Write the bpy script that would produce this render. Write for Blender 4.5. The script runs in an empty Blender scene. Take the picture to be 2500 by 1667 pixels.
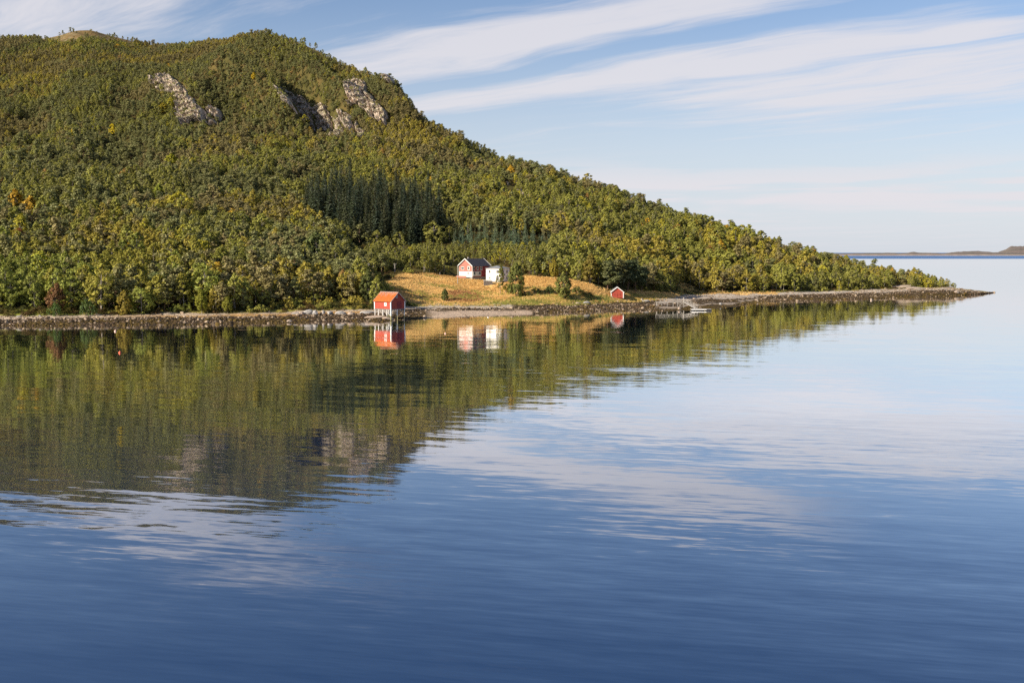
import bpy, math, random
import numpy as np
from mathutils import Vector, Matrix

# ------------------------------------------------------------------ camera, sky, sun
SC = bpy.context.scene
COL = SC.collection
IMW, IMH, FPX, VH, CH = 2500.0, 1667.0, 2778.0, 616.0, 21.0    # photo size, focal length in photo pixels, horizon row, eye height
TILT = math.atan((IMH / 2 - VH) / FPX)
cam = bpy.data.cameras.new('camera')
cam.sensor_width = 36.0
cam.lens = 36.0 * FPX / IMW
cam.clip_end = 60000
cam_ob = bpy.data.objects.new('camera', cam)
cam_ob.location = (0, 0, CH)
cam_ob.rotation_euler = (math.pi / 2 - TILT, 0, 0)
COL.objects.link(cam_ob)
SC.camera = cam_ob

SUN_AZ, SUN_EL = math.radians(58), math.radians(28)              # behind the viewer's left shoulder, low autumn sun
sdir = Vector((-math.sin(SUN_AZ) * math.cos(SUN_EL), -math.cos(SUN_AZ) * math.cos(SUN_EL), math.sin(SUN_EL)))
sun = bpy.data.lights.new('sun', 'SUN')
sun.energy = 4.8
sun.angle = math.radians(0.53)
sun.color = (1.0, 0.88, 0.70)
sun_ob = bpy.data.objects.new('sun', sun)
sun_ob.rotation_euler = (-sdir).to_track_quat('-Z', 'Y').to_euler()
sun_ob.location = (-300, -100, 300)
COL.objects.link(sun_ob)

SC.view_settings.view_transform = 'Standard'
SC.view_settings.look = 'None'
SC.view_settings.gamma = 1.0
SC.view_settings.use_curve_mapping = False
SC.view_settings.exposure = 0.80
SC.cycles.max_bounces = 5
SC.cycles.diffuse_bounces = 3
SC.cycles.glossy_bounces = 3
SC.cycles.transmission_bounces = 3
SC.cycles.transparent_max_bounces = 4
SC.cycles.use_denoising = False
SC.cycles.sample_clamp_indirect = 4.0


class NT:
    """small helper to wire shader nodes"""
    def __init__(self, tree):
        self.t = tree
        self.t.nodes.clear()
    def n(self, typ, **kw):
        nd = self.t.nodes.new(typ)
        for k, v in kw.items():
            setattr(nd, k, v)
        return nd
    def put(self, sock, val):
        if isinstance(val, bpy.types.NodeSocket):
            self.t.links.new(val, sock)
        elif val is not None:
            sock.default_value = val
    def m(self, op, a, b=None, c=None, clamp=False):
        nd = self.n('ShaderNodeMath', operation=op, use_clamp=clamp)
        for i, x in enumerate((a, b, c)):
            self.put(nd.inputs[i], x)
        return nd.outputs[0]
    def vm(self, op, a, b=None):
        nd = self.n('ShaderNodeVectorMath', operation=op)
        self.put(nd.inputs[0], a)
        self.put(nd.inputs[1], b)
        return nd.outputs[0]
    def xyz(self, x, y, z):
        nd = self.n('ShaderNodeCombineXYZ')
        for i, v in enumerate((x, y, z)):
            self.put(nd.inputs[i], v)
        return nd.outputs[0]
    def sep(self, v):
        nd = self.n('ShaderNodeSeparateXYZ')
        self.put(nd.inputs[0], v)
        return nd.outputs
    def ss(self, x, lo, hi, a=0.0, b=1.0):
        nd = self.n('ShaderNodeMapRange', interpolation_type='SMOOTHSTEP')
        for i, v in enumerate((x, lo, hi, a, b)):
            self.put(nd.inputs[i], v)
        return nd.outputs[0]
    def noise(self, vec, scale=1.0, detail=3.0, rough=0.5, dist=0.0, out=0):
        nd = self.n('ShaderNodeTexNoise')
        self.put(nd.inputs['Vector'], vec)
        nd.inputs['Scale'].default_value = scale
        nd.inputs['Detail'].default_value = detail
        nd.inputs['Roughness'].default_value = rough
        nd.inputs['Distortion'].default_value = dist
        return nd.outputs[out]
    def mix(self, f, a, b, mode='MIX'):
        nd = self.n('ShaderNodeMix', data_type='RGBA', blend_type=mode)
        self.put(nd.inputs[0], f)
        for s, v in ((nd.inputs[6], a), (nd.inputs[7], b)):
            self.put(s, (*v, 1.0) if isinstance(v, tuple) and len(v) == 3 else v)
        return nd.outputs[2]


# ---- sky: Nishita with procedural cirrus on a cloud plane
SKY_STRENGTH = 0.058
world = bpy.data.worlds.new('World')
SC.world = world
world.use_nodes = True
W = NT(world.node_tree)
sky = W.n('ShaderNodeTexSky', sky_type='NISHITA')
sky.sun_disc = False
sky.sun_elevation = SUN_EL
sky.sun_rotation = math.pi + SUN_AZ
sky.altitude = 0
sky.air_density = 1.0
sky.dust_density = 0.6
sky.ozone_density = 1.6
tc = W.n('ShaderNodeTexCoord')
dx, dy, dz = W.sep(tc.outputs['Generated'])
dzp = W.m('ADD', W.m('MAXIMUM', dz, 0.0), 0.06)
px_, py_ = W.m('DIVIDE', dx, dzp), W.m('DIVIDE', dy, dzp)
along = W.m('SUBTRACT', W.m('MULTIPLY', px_, 0.78), W.m('MULTIPLY', py_, 0.62))
acr = W.m('ADD', W.m('MULTIPLY', px_, 0.62), W.m('MULTIPLY', py_, 0.78))
warp = W.noise(W.xyz(W.m('MULTIPLY', along, 0.5), W.m('MULTIPLY', acr, 0.6), 3.1), 1.0, 3.0, 0.5)
acw = W.m('ADD', acr, W.m('MULTIPLY', W.m('SUBTRACT', warp, 0.5), 0.9))
streak = W.noise(W.xyz(W.m('MULTIPLY', along, 0.6), W.m('MULTIPLY', acw, 3.1), 0.0), 1.0, 9.0, 0.60, 0.55)
fine = W.noise(W.xyz(W.m('MULTIPLY', along, 2.2), W.m('MULTIPLY', acw, 9.0), 7.0), 1.0, 5.0, 0.6, 0.3)
dens = W.m('ADD', W.m('MULTIPLY', streak, 0.9), W.m('MULTIPLY', W.m('SUBTRACT', fine, 0.5), 0.46))
def band(center, width, amp, gate=None):
    d = W.m('DIVIDE', W.m('SUBTRACT', acw, center), width)
    g = W.m('MULTIPLY', W.m('POWER', 2.718, W.m('MULTIPLY', W.m('MULTIPLY', d, d), -1.0)), amp)
    return g if gate is None else W.m('MULTIPLY', g, gate)
for c, w_, a_, gt in ((3.16, 0.25, 0.36, W.ss(along, -1.0, -1.9)), (2.9, 0.55, -0.13, W.ss(along, -1.7, -0.8)), (1.85, 0.22, 0.24, W.ss(along, -2.0, -2.6)), (3.86, 0.20, 0.36, W.ss(along, -0.8, -1.3)), (3.52, 0.11, -0.20, None), (2.62, 0.14, -0.22, None),
                      (2.15, 0.28, 0.22, W.ss(along, -2.0, -3.0)), (2.35, 0.45, -0.22, W.ss(along, -2.2, -1.3)), (4.75, 0.70, 0.38, W.ss(along, -3.2, -2.1)), (1.0, 0.9, -0.22, None),
                      (7.0, 2.2, -0.12, None)):
    dens = W.m('ADD', dens, band(c, w_, a_, gt))
cl = W.ss(dens, 0.38, 0.86)
veil = W.ss(dz, 0.0, 0.23, 0.80, 0.0)                                   # thin milky veil towards the horizon
low = W.noise(W.xyz(W.m('MULTIPLY', dx, 5.0), W.m('MULTIPLY', dz, 70.0), 2.0), 1.0, 5.0, 0.55, 0.4)
lowm = W.m('MULTIPLY', W.ss(low, 0.45, 0.60), W.m('MULTIPLY', W.ss(dz, 0.012, 0.03), W.ss(dz, 0.09, 0.05)))
cm = W.m('MAXIMUM', W.m('MULTIPLY', cl, 0.86), W.m('MULTIPLY', lowm, 0.95))
skyb = W.mix(1.0, sky.outputs[0], (1.05, 1.07, 1.22), 'MULTIPLY')
skyc = W.mix(veil, skyb, (6.9, 7.4, 8.3))
skyc = W.mix(cm, skyc, (7.7, 7.5, 7.9))
bg = W.n('ShaderNodeBackground')
W.put(bg.inputs[0], skyc)
bg.inputs[1].default_value = SKY_STRENGTH
wo = W.n('ShaderNodeOutputWorld')
W.t.links.new(bg.outputs[0], wo.inputs[0])

# ------------------------------------------------------------------ survey helpers (photo bearing + distance -> place)
ct, st = math.cos(TILT), math.sin(TILT)
def z_at(y, v):
    m = (IMH / 2 - np.asarray(v, float)) / FPX
    return CH + np.asarray(y, float) * (m * ct - st) / (ct + m * st)
def y_at(z, v):
    m = (IMH / 2 - np.asarray(v, float)) / FPX
    return (np.asarray(z, float) - CH) * (ct + m * st) / (m * ct - st)
def depth(y, z):
    return y * ct + (CH - z) * st
def uv(x, y, z):
    zc = depth(y, z)
    return 1250.0 + FPX * x / zc, IMH / 2 - FPX * (y * st + (z - CH) * ct) / zc
def x_at(u, y, z):
    return (u - 1250.0) / FPX * depth(y, z)

RNG = np.random.default_rng(11)
random.seed(11)
def _hash(ix, iy, s):
    h = (ix.astype(np.int64) * 374761393 + iy.astype(np.int64) * 668265263 + s * 974634777) & 0xFFFFFFFF
    h = ((h ^ (h >> 13)) * 1274126177) & 0xFFFFFFFF
    return ((h ^ (h >> 16)) & 0xFFFF) / 65535.0
def vnoise(x, y, s=0):
    x, y = np.asarray(x, float), np.asarray(y, float)
    ix, iy = np.floor(x), np.floor(y)
    fx, fy = x - ix, y - iy
    fx, fy = fx * fx * (3 - 2 * fx), fy * fy * (3 - 2 * fy)
    a, b, c, d = _hash(ix, iy, s), _hash(ix + 1, iy, s), _hash(ix, iy + 1, s), _hash(ix + 1, iy + 1, s)
    return (a * (1 - fx) + b * fx) * (1 - fy) + (c * (1 - fx) + d * fx) * fy
def fbm(x, y, o=4, s=0):
    t, a, n = 0.0, 0.5, 0.0
    for i in range(o):
        t = t + a * vnoise(x, y, s + i * 17)
        n += a
        x, y, a = np.asarray(x) * 2.03 + 5.2, np.asarray(y) * 2.03 + 1.7, a * 0.5
    return t / n
def sstep(x, a, b):
    t = np.clip((np.asarray(x, float) - a) / (b - a), 0, 1)
    return t * t * (3 - 2 * t)
def inpoly(px, py, poly):
    px, py = np.asarray(px, float), np.asarray(py, float)
    r = np.zeros(px.shape, bool)
    n = len(poly)
    for i in range(n):
        x0, y0 = poly[i]
        x1, y1 = poly[(i + 1) % n]
        if y0 == y1:
            continue
        c = ((y0 > py) != (y1 > py)) & (px < (x1 - x0) * (py - y0) / (y1 - y0) + x0)
        r ^= c
    return r

# ------------------------------------------------------------------ terrain height model
def tab(s):
    a = np.array(s, float)
    return a[:, 0], a[:, 1:]
SKYL = [(-400, 84), (0, 82), (64, 82), (117, 81), (160, 72), (191, 66), (223, 68), (255, 77), (287, 87), (330, 98), (350, 104), (393, 103), (425, 101),
        (457, 96), (500, 85), (542, 77), (595, 70), (627, 67), (659, 71), (686, 72), (733, 89), (787, 112), (829, 128), (882, 154),
        (925, 181), (957, 202), (999, 234), (1042, 266), (1073, 287), (1095, 306), (1127, 319), (1169, 335), (1222, 351), (1275, 370),
        (1329, 385), (1382, 402), (1424, 417), (1467, 425), (1520, 446), (1594, 484), (1647, 505), (1700, 521), (1754, 537),
        (1807, 555), (1860, 569), (1913, 587), (1966, 597), (2020, 611), (2073, 620), (2126, 629), (2179, 640), (2232, 651),
        (2280, 668), (2310, 690), (2330, 700), (2350, 704), (2400, 711), (2428, 715), (2700, 740)]
TREEPX = [(-400, 6), (60, 3), (140, 0), (300, 0), (350, 6), (450, 9), (560, 12), (640, 6), (670, 0), (740, 1), (800, 7), (950, 8), (1050, 12), (1110, 22),
          (1300, 27), (1600, 34), (2000, 36), (2200, 30), (2280, 24), (2310, 6), (2330, 0), (2700, 0)]
SHORE = [(-900, 797), (0, 796), (300, 794), (450, 793), (600, 790), (750, 787), (860, 785), (905, 785), (925, 787), (950, 784), (975, 781),
         (1000, 780), (1050, 777), (1100, 775), (1180, 771), (1280, 768.5), (1340, 764), (1420, 761), (1520, 760), (1600, 759), (1660, 759), (1700, 757),
         (1760, 753), (1800, 748), (1830, 741), (1870, 737), (2000, 735), (2100, 731.5), (2200, 727.5), (2300, 724), (2350, 721),
         (2400, 717.6), (2428, 714.5), (2520, 710), (2700, 705)]
VEG = [(-900, 771, 1.8), (0, 771, 1.8), (300, 768, 1.8), (450, 765, 1.8), (600, 764, 1.8), (750, 760, 1.8), (880, 757, 1.9), (930, 756, 1.9), (965, 751, 1.8), (1000, 747, 1.8),
       (1050, 744, 1.8), (1200, 743, 1.8), (1300, 745, 1.7), (1400, 742, 1.7), (1500, 738, 1.7), (1600, 733, 1.7), (1640, 729, 1.7), (1665, 722, 1.7), (1700, 718, 1.8),
       (1800, 716.5, 1.8), (1900, 715, 1.8), (2000, 712, 1.9), (2100, 709, 2.0), (2200, 705.5, 2.3), (2300, 702, 3.0), (2350, 706, 2.3), (2400, 711.5, 1.0), (2428, 714.6, 0.02), (2700, 705, -2.0)]
L2T = [(-900, 400, 12.5), (0, 400, 12.5), (300, 405, 12.5), (600, 415, 11), (800, 432, 11), (950, 448, 12), (1000, 452, 12.5), (1150, 465, 10.8), (1300, 457, 11.2), (1400, 452, 9.7),
       (1450, 448, 8.7), (1500, 460, 7.1), (1600, 482, 5.2), (1700, 526, 3.2), (1900, 540, 3.3), (2100, 568, 3.2), (2250, 582, 3.5), (2310, 567, 3.6), (2350, 568, 2.9), (2400, 579, 1.3), (2428, 594, 0), (2700, 606, -2)]
L3T = [(-900, 470, 30), (0, 470, 30), (400, 480, 29), (800, 515, 24.5), (1000, 525, 25), (1300, 525, 24.5), (1500, 525, 17.5), (1700, 560, 10), (1900, 575, 7),
       (2100, 585, 5), (2250, 590, 4.2), (2310, 570, 3.7), (2350, 570, 2.9), (2400, 581, 1.3), (2428, 595, 0), (2700, 607, -2)]
L4V = [(-900, 640, 432), (0, 640, 432), (400, 640, 434), (800, 642, 460), (1000, 642, 467), (1200, 635, 478), (1400, 625, 520), (1600, 620, 566), (1800, 612, 608), (2000, 606, 646),
       (2150, 600, 674), (2250, 597, 692), (2310, 573, 699), (2350, 572, 704), (2400, 583, 710.5), (2428, 596, 714.5), (2700, 608, 716)]
L5V = [(-900, 790, 312), (0, 790, 314), (400, 795, 305), (700, 785, 336), (900, 775, 338), (1050, 765, 350), (1200, 715, 408), (1400, 672, 478), (1600, 655, 538), (1800, 635, 595), (2000, 620, 645),
       (2150, 606, 672), (2250, 602, 690), (2310, 575, 698.5), (2350, 574, 704), (2400, 585, 710.6), (2428, 597, 714.6), (2700, 609, 716)]
L6V = [(-900, 860, 252), (0, 860, 252), (375, 832, 204), (500, 835, 218), (700, 845, 258), (900, 832, 214), (1000, 822, 262), (1090, 802, 324), (1200, 752, 386), (1400, 700, 455), (1600, 675, 525), (1800, 650, 590), (2000, 630, 642),
       (2150, 612, 670), (2250, 606, 688), (2310, 577, 698), (2350, 576, 704), (2400, 587, 710.6), (2428, 598, 714.7), (2700, 610, 716)]
CRY = [(-900, 1080), (0, 1080), (190, 1100), (350, 1180), (450, 1100), (630, 985), (750, 942), (900, 882), (1000, 852), (1095, 818), (1200, 788), (1400, 728), (1600, 695), (1800, 668), (2000, 642), (2150, 620), (2250, 612),
       (2310, 579), (2350, 578), (2400, 589), (2428, 599), (2700, 611)]
BACK = [(-900, -30), (900, -35), (1200, -45), (1400, -45), (1600, -30), (1800, -20), (2000, -14), (2200, -9), (2310, -6), (2428, -4), (2700, -3)]
def layers(u):
    """heights of the hillside's bands for a bearing: lists of distance and height"""
    def it(t, k=1):
        a, c = tab(t)
        return np.interp(u, a, c[..., k - 1])
    ys = y_at(0.0, it(SHORE))
    zv = it(VEG, 2) * 1.167
    yv = y_at(zv, it(VEG, 1))
    Y = [ys, yv, it(L2T, 1), it(L3T, 1), it(L4V, 1), it(L5V, 1), it(L6V, 1), it(CRY, 1)]
    vs = it(SKYL) + it(TREEPX)
    Z = [0 * ys, zv, it(L2T, 2), it(L3T, 2), z_at(Y[4], it(L4V, 2)), z_at(Y[5], it(L5V, 2)), z_at(Y[6], it(L6V, 2)), z_at(Y[7], vs)]
    Y.append(Y[7] + np.interp(u, [0, 1600, 2200, 2330, 2428], [110, 80, 40, 22, 12]))
    Z.append(np.maximum(Z[7] + it(BACK), -4))
    Y.append(Y[8] + np.interp(u, [0, 1600, 2200], [300, 200, 80]))
    Z.append(np.where(u > 1500, -4.0, np.maximum(Z[8] - 90, -4)))
    for k in range(1, len(Y)):
        Y[k] = np.maximum(Y[k], Y[k - 1] + 0.8)
    return np.array(Y), np.array(Z)

GU = np.concatenate([np.arange(-900, -50, 25), np.arange(-50, 2560, 8), np.arange(2560, 2700, 25)]).astype(float)
GB = (GU - 1250.0) / FPX * 1.0
GY = np.concatenate([np.arange(200, 560, 1.25), np.arange(560, 1240, 4), np.arange(1240, 1900, 30)]).astype(float)
BB, YY = np.meshgrid(GB, GY)
def base_height(b, y):
    """b = x / y"""
    z = np.zeros_like(y)
    for _ in range(3):
        u = 1250.0 + FPX * b * y / depth(y, z)
        Ys, Zs = layers(u)
        zz = np.where(y < Ys[0], np.maximum(-(Ys[0] - y) * 0.07, -3.0), Zs[-1])
        for k in range(len(Ys) - 1):
            mk = (y >= Ys[k]) & (y < Ys[k + 1])
            t = (y - Ys[k]) / (Ys[k + 1] - Ys[k])
            zz = np.where(mk, Zs[k] + t * (Zs[k + 1] - Zs[k]), zz)
        z = zz
    return z, u
HZ, HU = base_height(BB, YY)
def blur(a, n, ax):
    if n < 1:
        return a
    k = np.hanning(2 * n + 3)[1:-1]
    k /= k.sum()
    p = np.pad(a, [(n, n) if i == ax else (0, 0) for i in (0, 1)], mode='edge')
    return np.apply_along_axis(lambda r: np.convolve(r, k, 'valid'), ax, p)
HS = blur(blur(HZ, 9, 0), 3, 1)
Yl, Zl = layers(HU)
wsm = sstep(YY, Yl[1] + 4, Yl[1] + 26) * sstep(HU, 2420, 2250)
HZ = HZ * (1 - wsm) + HS * wsm
XX = BB * YY
# gullies and spurs on the rocky hill
def seg_gauss(x, y, pts, sig):
    best = np.full(x.shape, 1e9)
    for (x0, y0), (x1, y1) in zip(pts[:-1], pts[1:]):
        ex, ey = x1 - x0, y1 - y0
        t = np.clip(((x - x0) * ex + (y - y0) * ey) / (ex * ex + ey * ey), 0, 1)
        best = np.minimum(best, np.hypot(x - x0 - t * ex, y - y0 - t * ey))
    return np.exp(-(best / sig) ** 2)
def place(u, v, y):
    z = float(z_at(y, v))
    return (float(x_at(u, y, z)), y)
for pts, amp, sig in ((((562, 207, 870), (635, 255, 842), (715, 305, 800)), 29, 16), (((580, 180, 905), (675, 255, 858), (765, 318, 806)), -27, 15),
                      (((762, 175, 890), (815, 240, 850), (850, 275, 825)), 17, 12), (((795, 165, 893), (848, 232, 853), (868, 262, 838)), -16, 12),
                      (((955, 232, 845), (970, 265, 825), (985, 300, 800)), 11, 13), (((1015, 250, 850), (1040, 290, 815)), -8, 14),
                      (((470, 210, 850), (495, 280, 805)), 7, 10), (((300, 190, 890), (330, 250, 830)), -8, 14), (((90, 250, 860), (40, 350, 760)), -7, 16),
                      (((250, 330, 760), (330, 450, 640)), -6, 16), (((1180, 370, 770), (1150, 440, 690)), -5, 14)):
    HZ += amp * seg_gauss(XX, YY, [place(*p) for p in pts], sig)
hill = sstep(YY, Yl[2] + 20, Yl[2] + 160) * sstep(HU, 2300, 1900)
HZ += hill * ((fbm(XX / 55, YY / 55, 4, 3) - 0.5) * 9 + (fbm(XX / 14, YY / 14, 2, 9) - 0.5) * 2.2)
land = sstep(YY, Yl[0], Yl[0] + 10) * sstep(HU, 2440, 2300)
HZ += land * ((fbm(XX / 6, YY / 6, 3, 21) - 0.5) * 0.5 + (fbm(XX / 25, YY / 25, 2, 5) - 0.5) * 0.7)
for bu, by, bz, br in ((1157, 468, 10.45, 13), (1222, 458, 9.1, 10)):
    bx = float(x_at(bu, by, bz))
    wgt = np.exp(-(np.hypot(XX - bx, YY - by) / br) ** 4)
    HZ = HZ * (1 - wgt) + bz * wgt
def height(x, y):
    x, y = np.asarray(x, float), np.asarray(y, float)
    b = x / y
    j = np.clip(np.searchsorted(GB, b) - 1, 0, len(GB) - 2)
    i = np.clip(np.searchsorted(GY, y) - 1, 0, len(GY) - 2)
    tx = np.clip((b - GB[j]) / (GB[j + 1] - GB[j]), 0, 1)
    ty = np.clip((y - GY[i]) / (GY[i + 1] - GY[i]), 0, 1)
    return (HZ[i, j] * (1 - tx) + HZ[i, j + 1] * tx) * (1 - ty) + (HZ[i + 1, j] * (1 - tx) + HZ[i + 1, j + 1] * tx) * ty
def ground_hit(u, v, ymin=300, ymax=1300):
    """where the sight line at photo position u, v meets the ground"""
    ys = np.concatenate([np.arange(ymin, 560, 0.5), np.arange(560, ymax, 1.5)])
    zr = z_at(ys, v)
    xs = x_at(u, ys, zr)
    h = np.maximum(height(xs, ys), 0.0)
    k = np.argmax(h >= zr)
    if not (h >= zr).any():
        k = int(np.argmax(h - zr))
    return float(xs[k]), float(ys[k]), float(h[k])

# ------------------------------------------------------------------ materials
def mat(name, col, rough=0.8, var=0.25, scale=1.5, spec=0.3, bump=0.0, second=None, coords='Object', stretch=(1, 1, 1)):
    m = bpy.data.materials.new(name)
    m.use_nodes = True
    T = NT(m.node_tree)
    t = T.n('ShaderNodeTexCoord')
    vec = T.vm('MULTIPLY', t.outputs[coords], stretch)
    n1 = T.noise(vec, scale, 5.0, 0.6)
    f = T.ss(n1, 0.32, 0.68)
    c2 = second if second else tuple(c * (1 - var) for c in col)
    c = T.mix(f, tuple(col), tuple(c2))
    p = T.n('ShaderNodeBsdfPrincipled')
    T.put(p.inputs['Base Color'], c)
    p.inputs['Roughness'].default_value = rough
    p.inputs['Specular IOR Level'].default_value = spec
    if bump:
        b = T.n('ShaderNodeBump')
        b.inputs['Strength'].default_value = 0.7
        b.inputs['Distance'].default_value = bump
        T.put(b.inputs['Height'], T.noise(vec, scale * 3, 5.0, 0.65))
        T.put(p.inputs['Normal'], b.outputs[0])
    o = T.n('ShaderNodeOutputMaterial')
    T.t.links.new(p.outputs[0], o.inputs[0])
    return m
def tint_mat(name, rough=0.65, transl=0.22, leaf=True, var=0.45):
    """colour comes from each plant's own tint property"""
    m = bpy.data.materials.new(name)
    m.use_nodes = True
    T = NT(m.node_tree)
    a = T.n('ShaderNodeAttribute', attribute_type='INSTANCER', attribute_name='tint')
    g = T.n('ShaderNodeNewGeometry')
    r = g.outputs['Random Per Island']
    k = T.m('ADD', T.m('MULTIPLY', r, var * 2), 1 - var)
    hs = T.n('ShaderNodeHueSaturation')
    T.put(hs.inputs['Hue'], T.m('ADD', 0.485, T.m('MULTIPLY', T.m('FRACT', T.m('MULTIPLY', r, 7.3)), 0.03)))
    T.put(hs.inputs['Value'], k)
    T.put(hs.inputs['Color'], a.outputs['Color'])
    p = T.n('ShaderNodeBsdfPrincipled')
    T.put(p.inputs['Base Color'], hs.outputs[0])
    p.inputs['Roughness'].default_value = rough
    p.inputs['Specular IOR Level'].default_value = 0.25
    o = T.n('ShaderNodeOutputMaterial')
    if leaf:
        tr = T.n('ShaderNodeBsdfTranslucent')
        T.put(tr.inputs[0], T.mix(0.5, hs.outputs[0], (0.16, 0.17, 0.02)))
        mx = T.n('ShaderNodeMixShader')
        mx.inputs[0].default_value = transl
        T.t.links.new(p.outputs[0], mx.inputs[1])
        T.t.links.new(tr.outputs[0], mx.inputs[2])
        T.t.links.new(mx.outputs[0], o.inputs[0])
    else:
        t = T.n('ShaderNodeTexCoord')
        b = T.n('ShaderNodeBump')
        b.inputs['Distance'].default_value = 0.05
        T.put(b.inputs['Height'], T.noise(t.outputs['Object'], 6.0, 4.0, 0.6))
        T.put(p.inputs['Normal'], b.outputs[0])
        T.t.links.new(p.outputs[0], o.inputs[0])
    return m
M = dict(
    leaf=tint_mat('birch_leaves', 0.6, 0.34), needle=tint_mat('pine_needles', 0.55, 0.22, var=0.4), grass=tint_mat('grass_blades', 0.8, 0.25, var=0.35),
    stone=tint_mat('shore_stone', 0.85, 0, leaf=False, var=0.25),
    birchbark=mat('birch_bark', (0.42, 0.38, 0.33), 0.9, scale=4, second=(0.13, 0.11, 0.09)),
    pinebark=mat('pine_bark', (0.16, 0.10, 0.065), 0.9, scale=3), sprucebark=mat('spruce_bark', (0.10, 0.08, 0.06), 0.9, scale=3),
    rock=None,
    pinkrock=mat('pink_rock', (0.42, 0.32, 0.25), 0.9, scale=0.5, second=(0.30, 0.25, 0.20), bump=0.2),
    greyrock=mat('grey_rock', (0.40, 0.38, 0.36), 0.9, scale=0.9, second=(0.22, 0.21, 0.20), bump=0.15),
    redwall=mat('falu_red_boards', (0.42, 0.072, 0.042), 0.75, scale=1.2, second=(0.31, 0.055, 0.038), stretch=(6, 6, 0.4)),
    salmon=mat('faded_salmon_boards', (0.42, 0.18, 0.14), 0.8, scale=1.0, second=(0.35, 0.14, 0.11), stretch=(0.6, 0.6, 5)),
    darkred=mat('deep_red_boards', (0.26, 0.040, 0.040), 0.8, scale=1.0, second=(0.20, 0.035, 0.035), stretch=(0.6, 0.6, 5)),
    white=mat('white_paint', (0.80, 0.79, 0.76), 0.6, var=0.08, scale=2.0),
    offwhite=mat('grey_white_paint', (0.52, 0.54, 0.50), 0.7, var=0.15, scale=1.0),
    rust=mat('rusty_iron', (0.46, 0.135, 0.025), 0.85, scale=0.9, second=(0.36, 0.085, 0.016), stretch=(3, 3, 0.6)),
    palezinc=mat('pale_worn_zinc', (0.52, 0.42, 0.37), 0.7, var=0.35, scale=2.5),
    darkroof=mat('dark_slate_roof', (0.055, 0.052, 0.062), 0.7, var=0.3, scale=1.2, spec=0.4),
    greyroof=mat('grey_sheet_roof', (0.22, 0.23, 0.25), 0.6, var=0.2, scale=0.8),
    glass=mat('dark_window_glass', (0.03, 0.035, 0.045), 0.08, var=0.2, spec=0.6),
    greywood=mat('weathered_grey_wood', (0.22, 0.19, 0.165), 0.9, var=0.45, scale=1.5, stretch=(4, 4, 0.5)),
    palewood=mat('sun_bleached_wood', (0.40, 0.37, 0.33), 0.85, var=0.25, scale=2.0),
    algae=mat('algae_covered_wood', (0.34, 0.32, 0.17), 0.9, var=0.4, scale=2.0),
    concrete=mat('grey_concrete', (0.30, 0.28, 0.26), 0.9, var=0.25, scale=1.0),
    black=mat('black_rubber', (0.025, 0.025, 0.028), 0.7, var=0.2),
    orange=mat('orange_float_plastic', (0.85, 0.16, 0.07), 0.4, var=0.12, spec=0.5),
    palepink=mat('sun_bleached_float_plastic', (0.85, 0.55, 0.45), 0.4, var=0.1, spec=0.5),
)

def cliff_mat():
    m = bpy.data.materials.new('cliff_rock')
    m.use_nodes = True
    T = NT(m.node_tree)
    g = T.n('ShaderNodeNewGeometry')
    P = T.vm('MULTIPLY', g.outputs['Position'], (1, 1, 0.45))
    c = T.mix(T.ss(T.noise(P, 0.30, 5.0, 0.6), 0.35, 0.65), (0.64, 0.52, 0.42), (0.36, 0.31, 0.26))
    c = T.mix(T.ss(T.noise(P, 0.55, 4.0, 0.6, 0.6), 0.53, 0.60), c, (0.10, 0.09, 0.075))          # dark water stains
    up = T.sep(g.outputs['True Normal'])[2]
    moss = T.m('MULTIPLY', T.ss(up, 0.55, 0.8), T.ss(T.noise(g.outputs['Position'], 0.4, 4.0, 0.6), 0.40, 0.52))
    c = T.mix(moss, c, (0.12, 0.115, 0.03))                                                        # moss and heather on ledges
    p = T.n('ShaderNodeBsdfPrincipled')
    T.put(p.inputs['Base Color'], c)
    p.inputs['Roughness'].default_value = 0.9
    p.inputs['Specular IOR Level'].default_value = 0.2
    b = T.n('ShaderNodeBump')
    b.inputs['Distance'].default_value = 0.6
    T.put(b.inputs['Height'], T.noise(P, 0.9, 5.0, 0.65))
    T.put(p.inputs['Normal'], b.outputs[0])
    o = T.n('ShaderNodeOutputMaterial')
    T.t.links.new(p.outputs[0], o.inputs[0])
    return m
M['rock'] = cliff_mat()

# ------------------------------------------------------------------ object helpers
def new_mesh(name, verts, faces, mats, midx=None, smooth=False):
    me = bpy.data.meshes.new(name)
    verts = np.asarray(verts, np.float32)
    if isinstance(faces, np.ndarray):
        n, k = faces.shape
        me.vertices.add(len(verts))
        me.vertices.foreach_set('co', verts.ravel())
        me.loops.add(n * k)
        me.loops.foreach_set('vertex_index', faces.astype(np.int32).ravel())
        me.polygons.add(n)
        me.polygons.foreach_set('loop_start', np.arange(0, n * k, k, dtype=np.int32))
        me.update(calc_edges=True)
    else:
        me.from_pydata(verts.tolist(), [], faces)
    for m in mats:
        me.materials.append(m)
    if midx is not None:
        me.polygons.foreach_set('material_index', np.asarray(midx, np.int32))
    me.polygons.foreach_set('use_smooth', np.full(len(me.polygons), smooth))
    me.update()
    return me
def link(name, data, parent=None, loc=None):
    o = bpy.data.objects.new(name, data)
    COL.objects.link(o)
    if parent is not None:
        o.parent = parent
    if loc is not None:
        o.location = loc
    return o
def tag(o, label, cat, group=None, kind=None):
    o['label'] = label
    if cat:
        o['category'] = cat
    if group:
        o['group'] = group
    if kind:
        o['kind'] = kind
    return o
def thing(name, label, cat, loc, rz=0.0, group=None):
    o = link(name, None, None, loc)
    o.rotation_euler.z = rz
    o.empty_display_size = 0.5
    return tag(o, label, cat, group)

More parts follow.
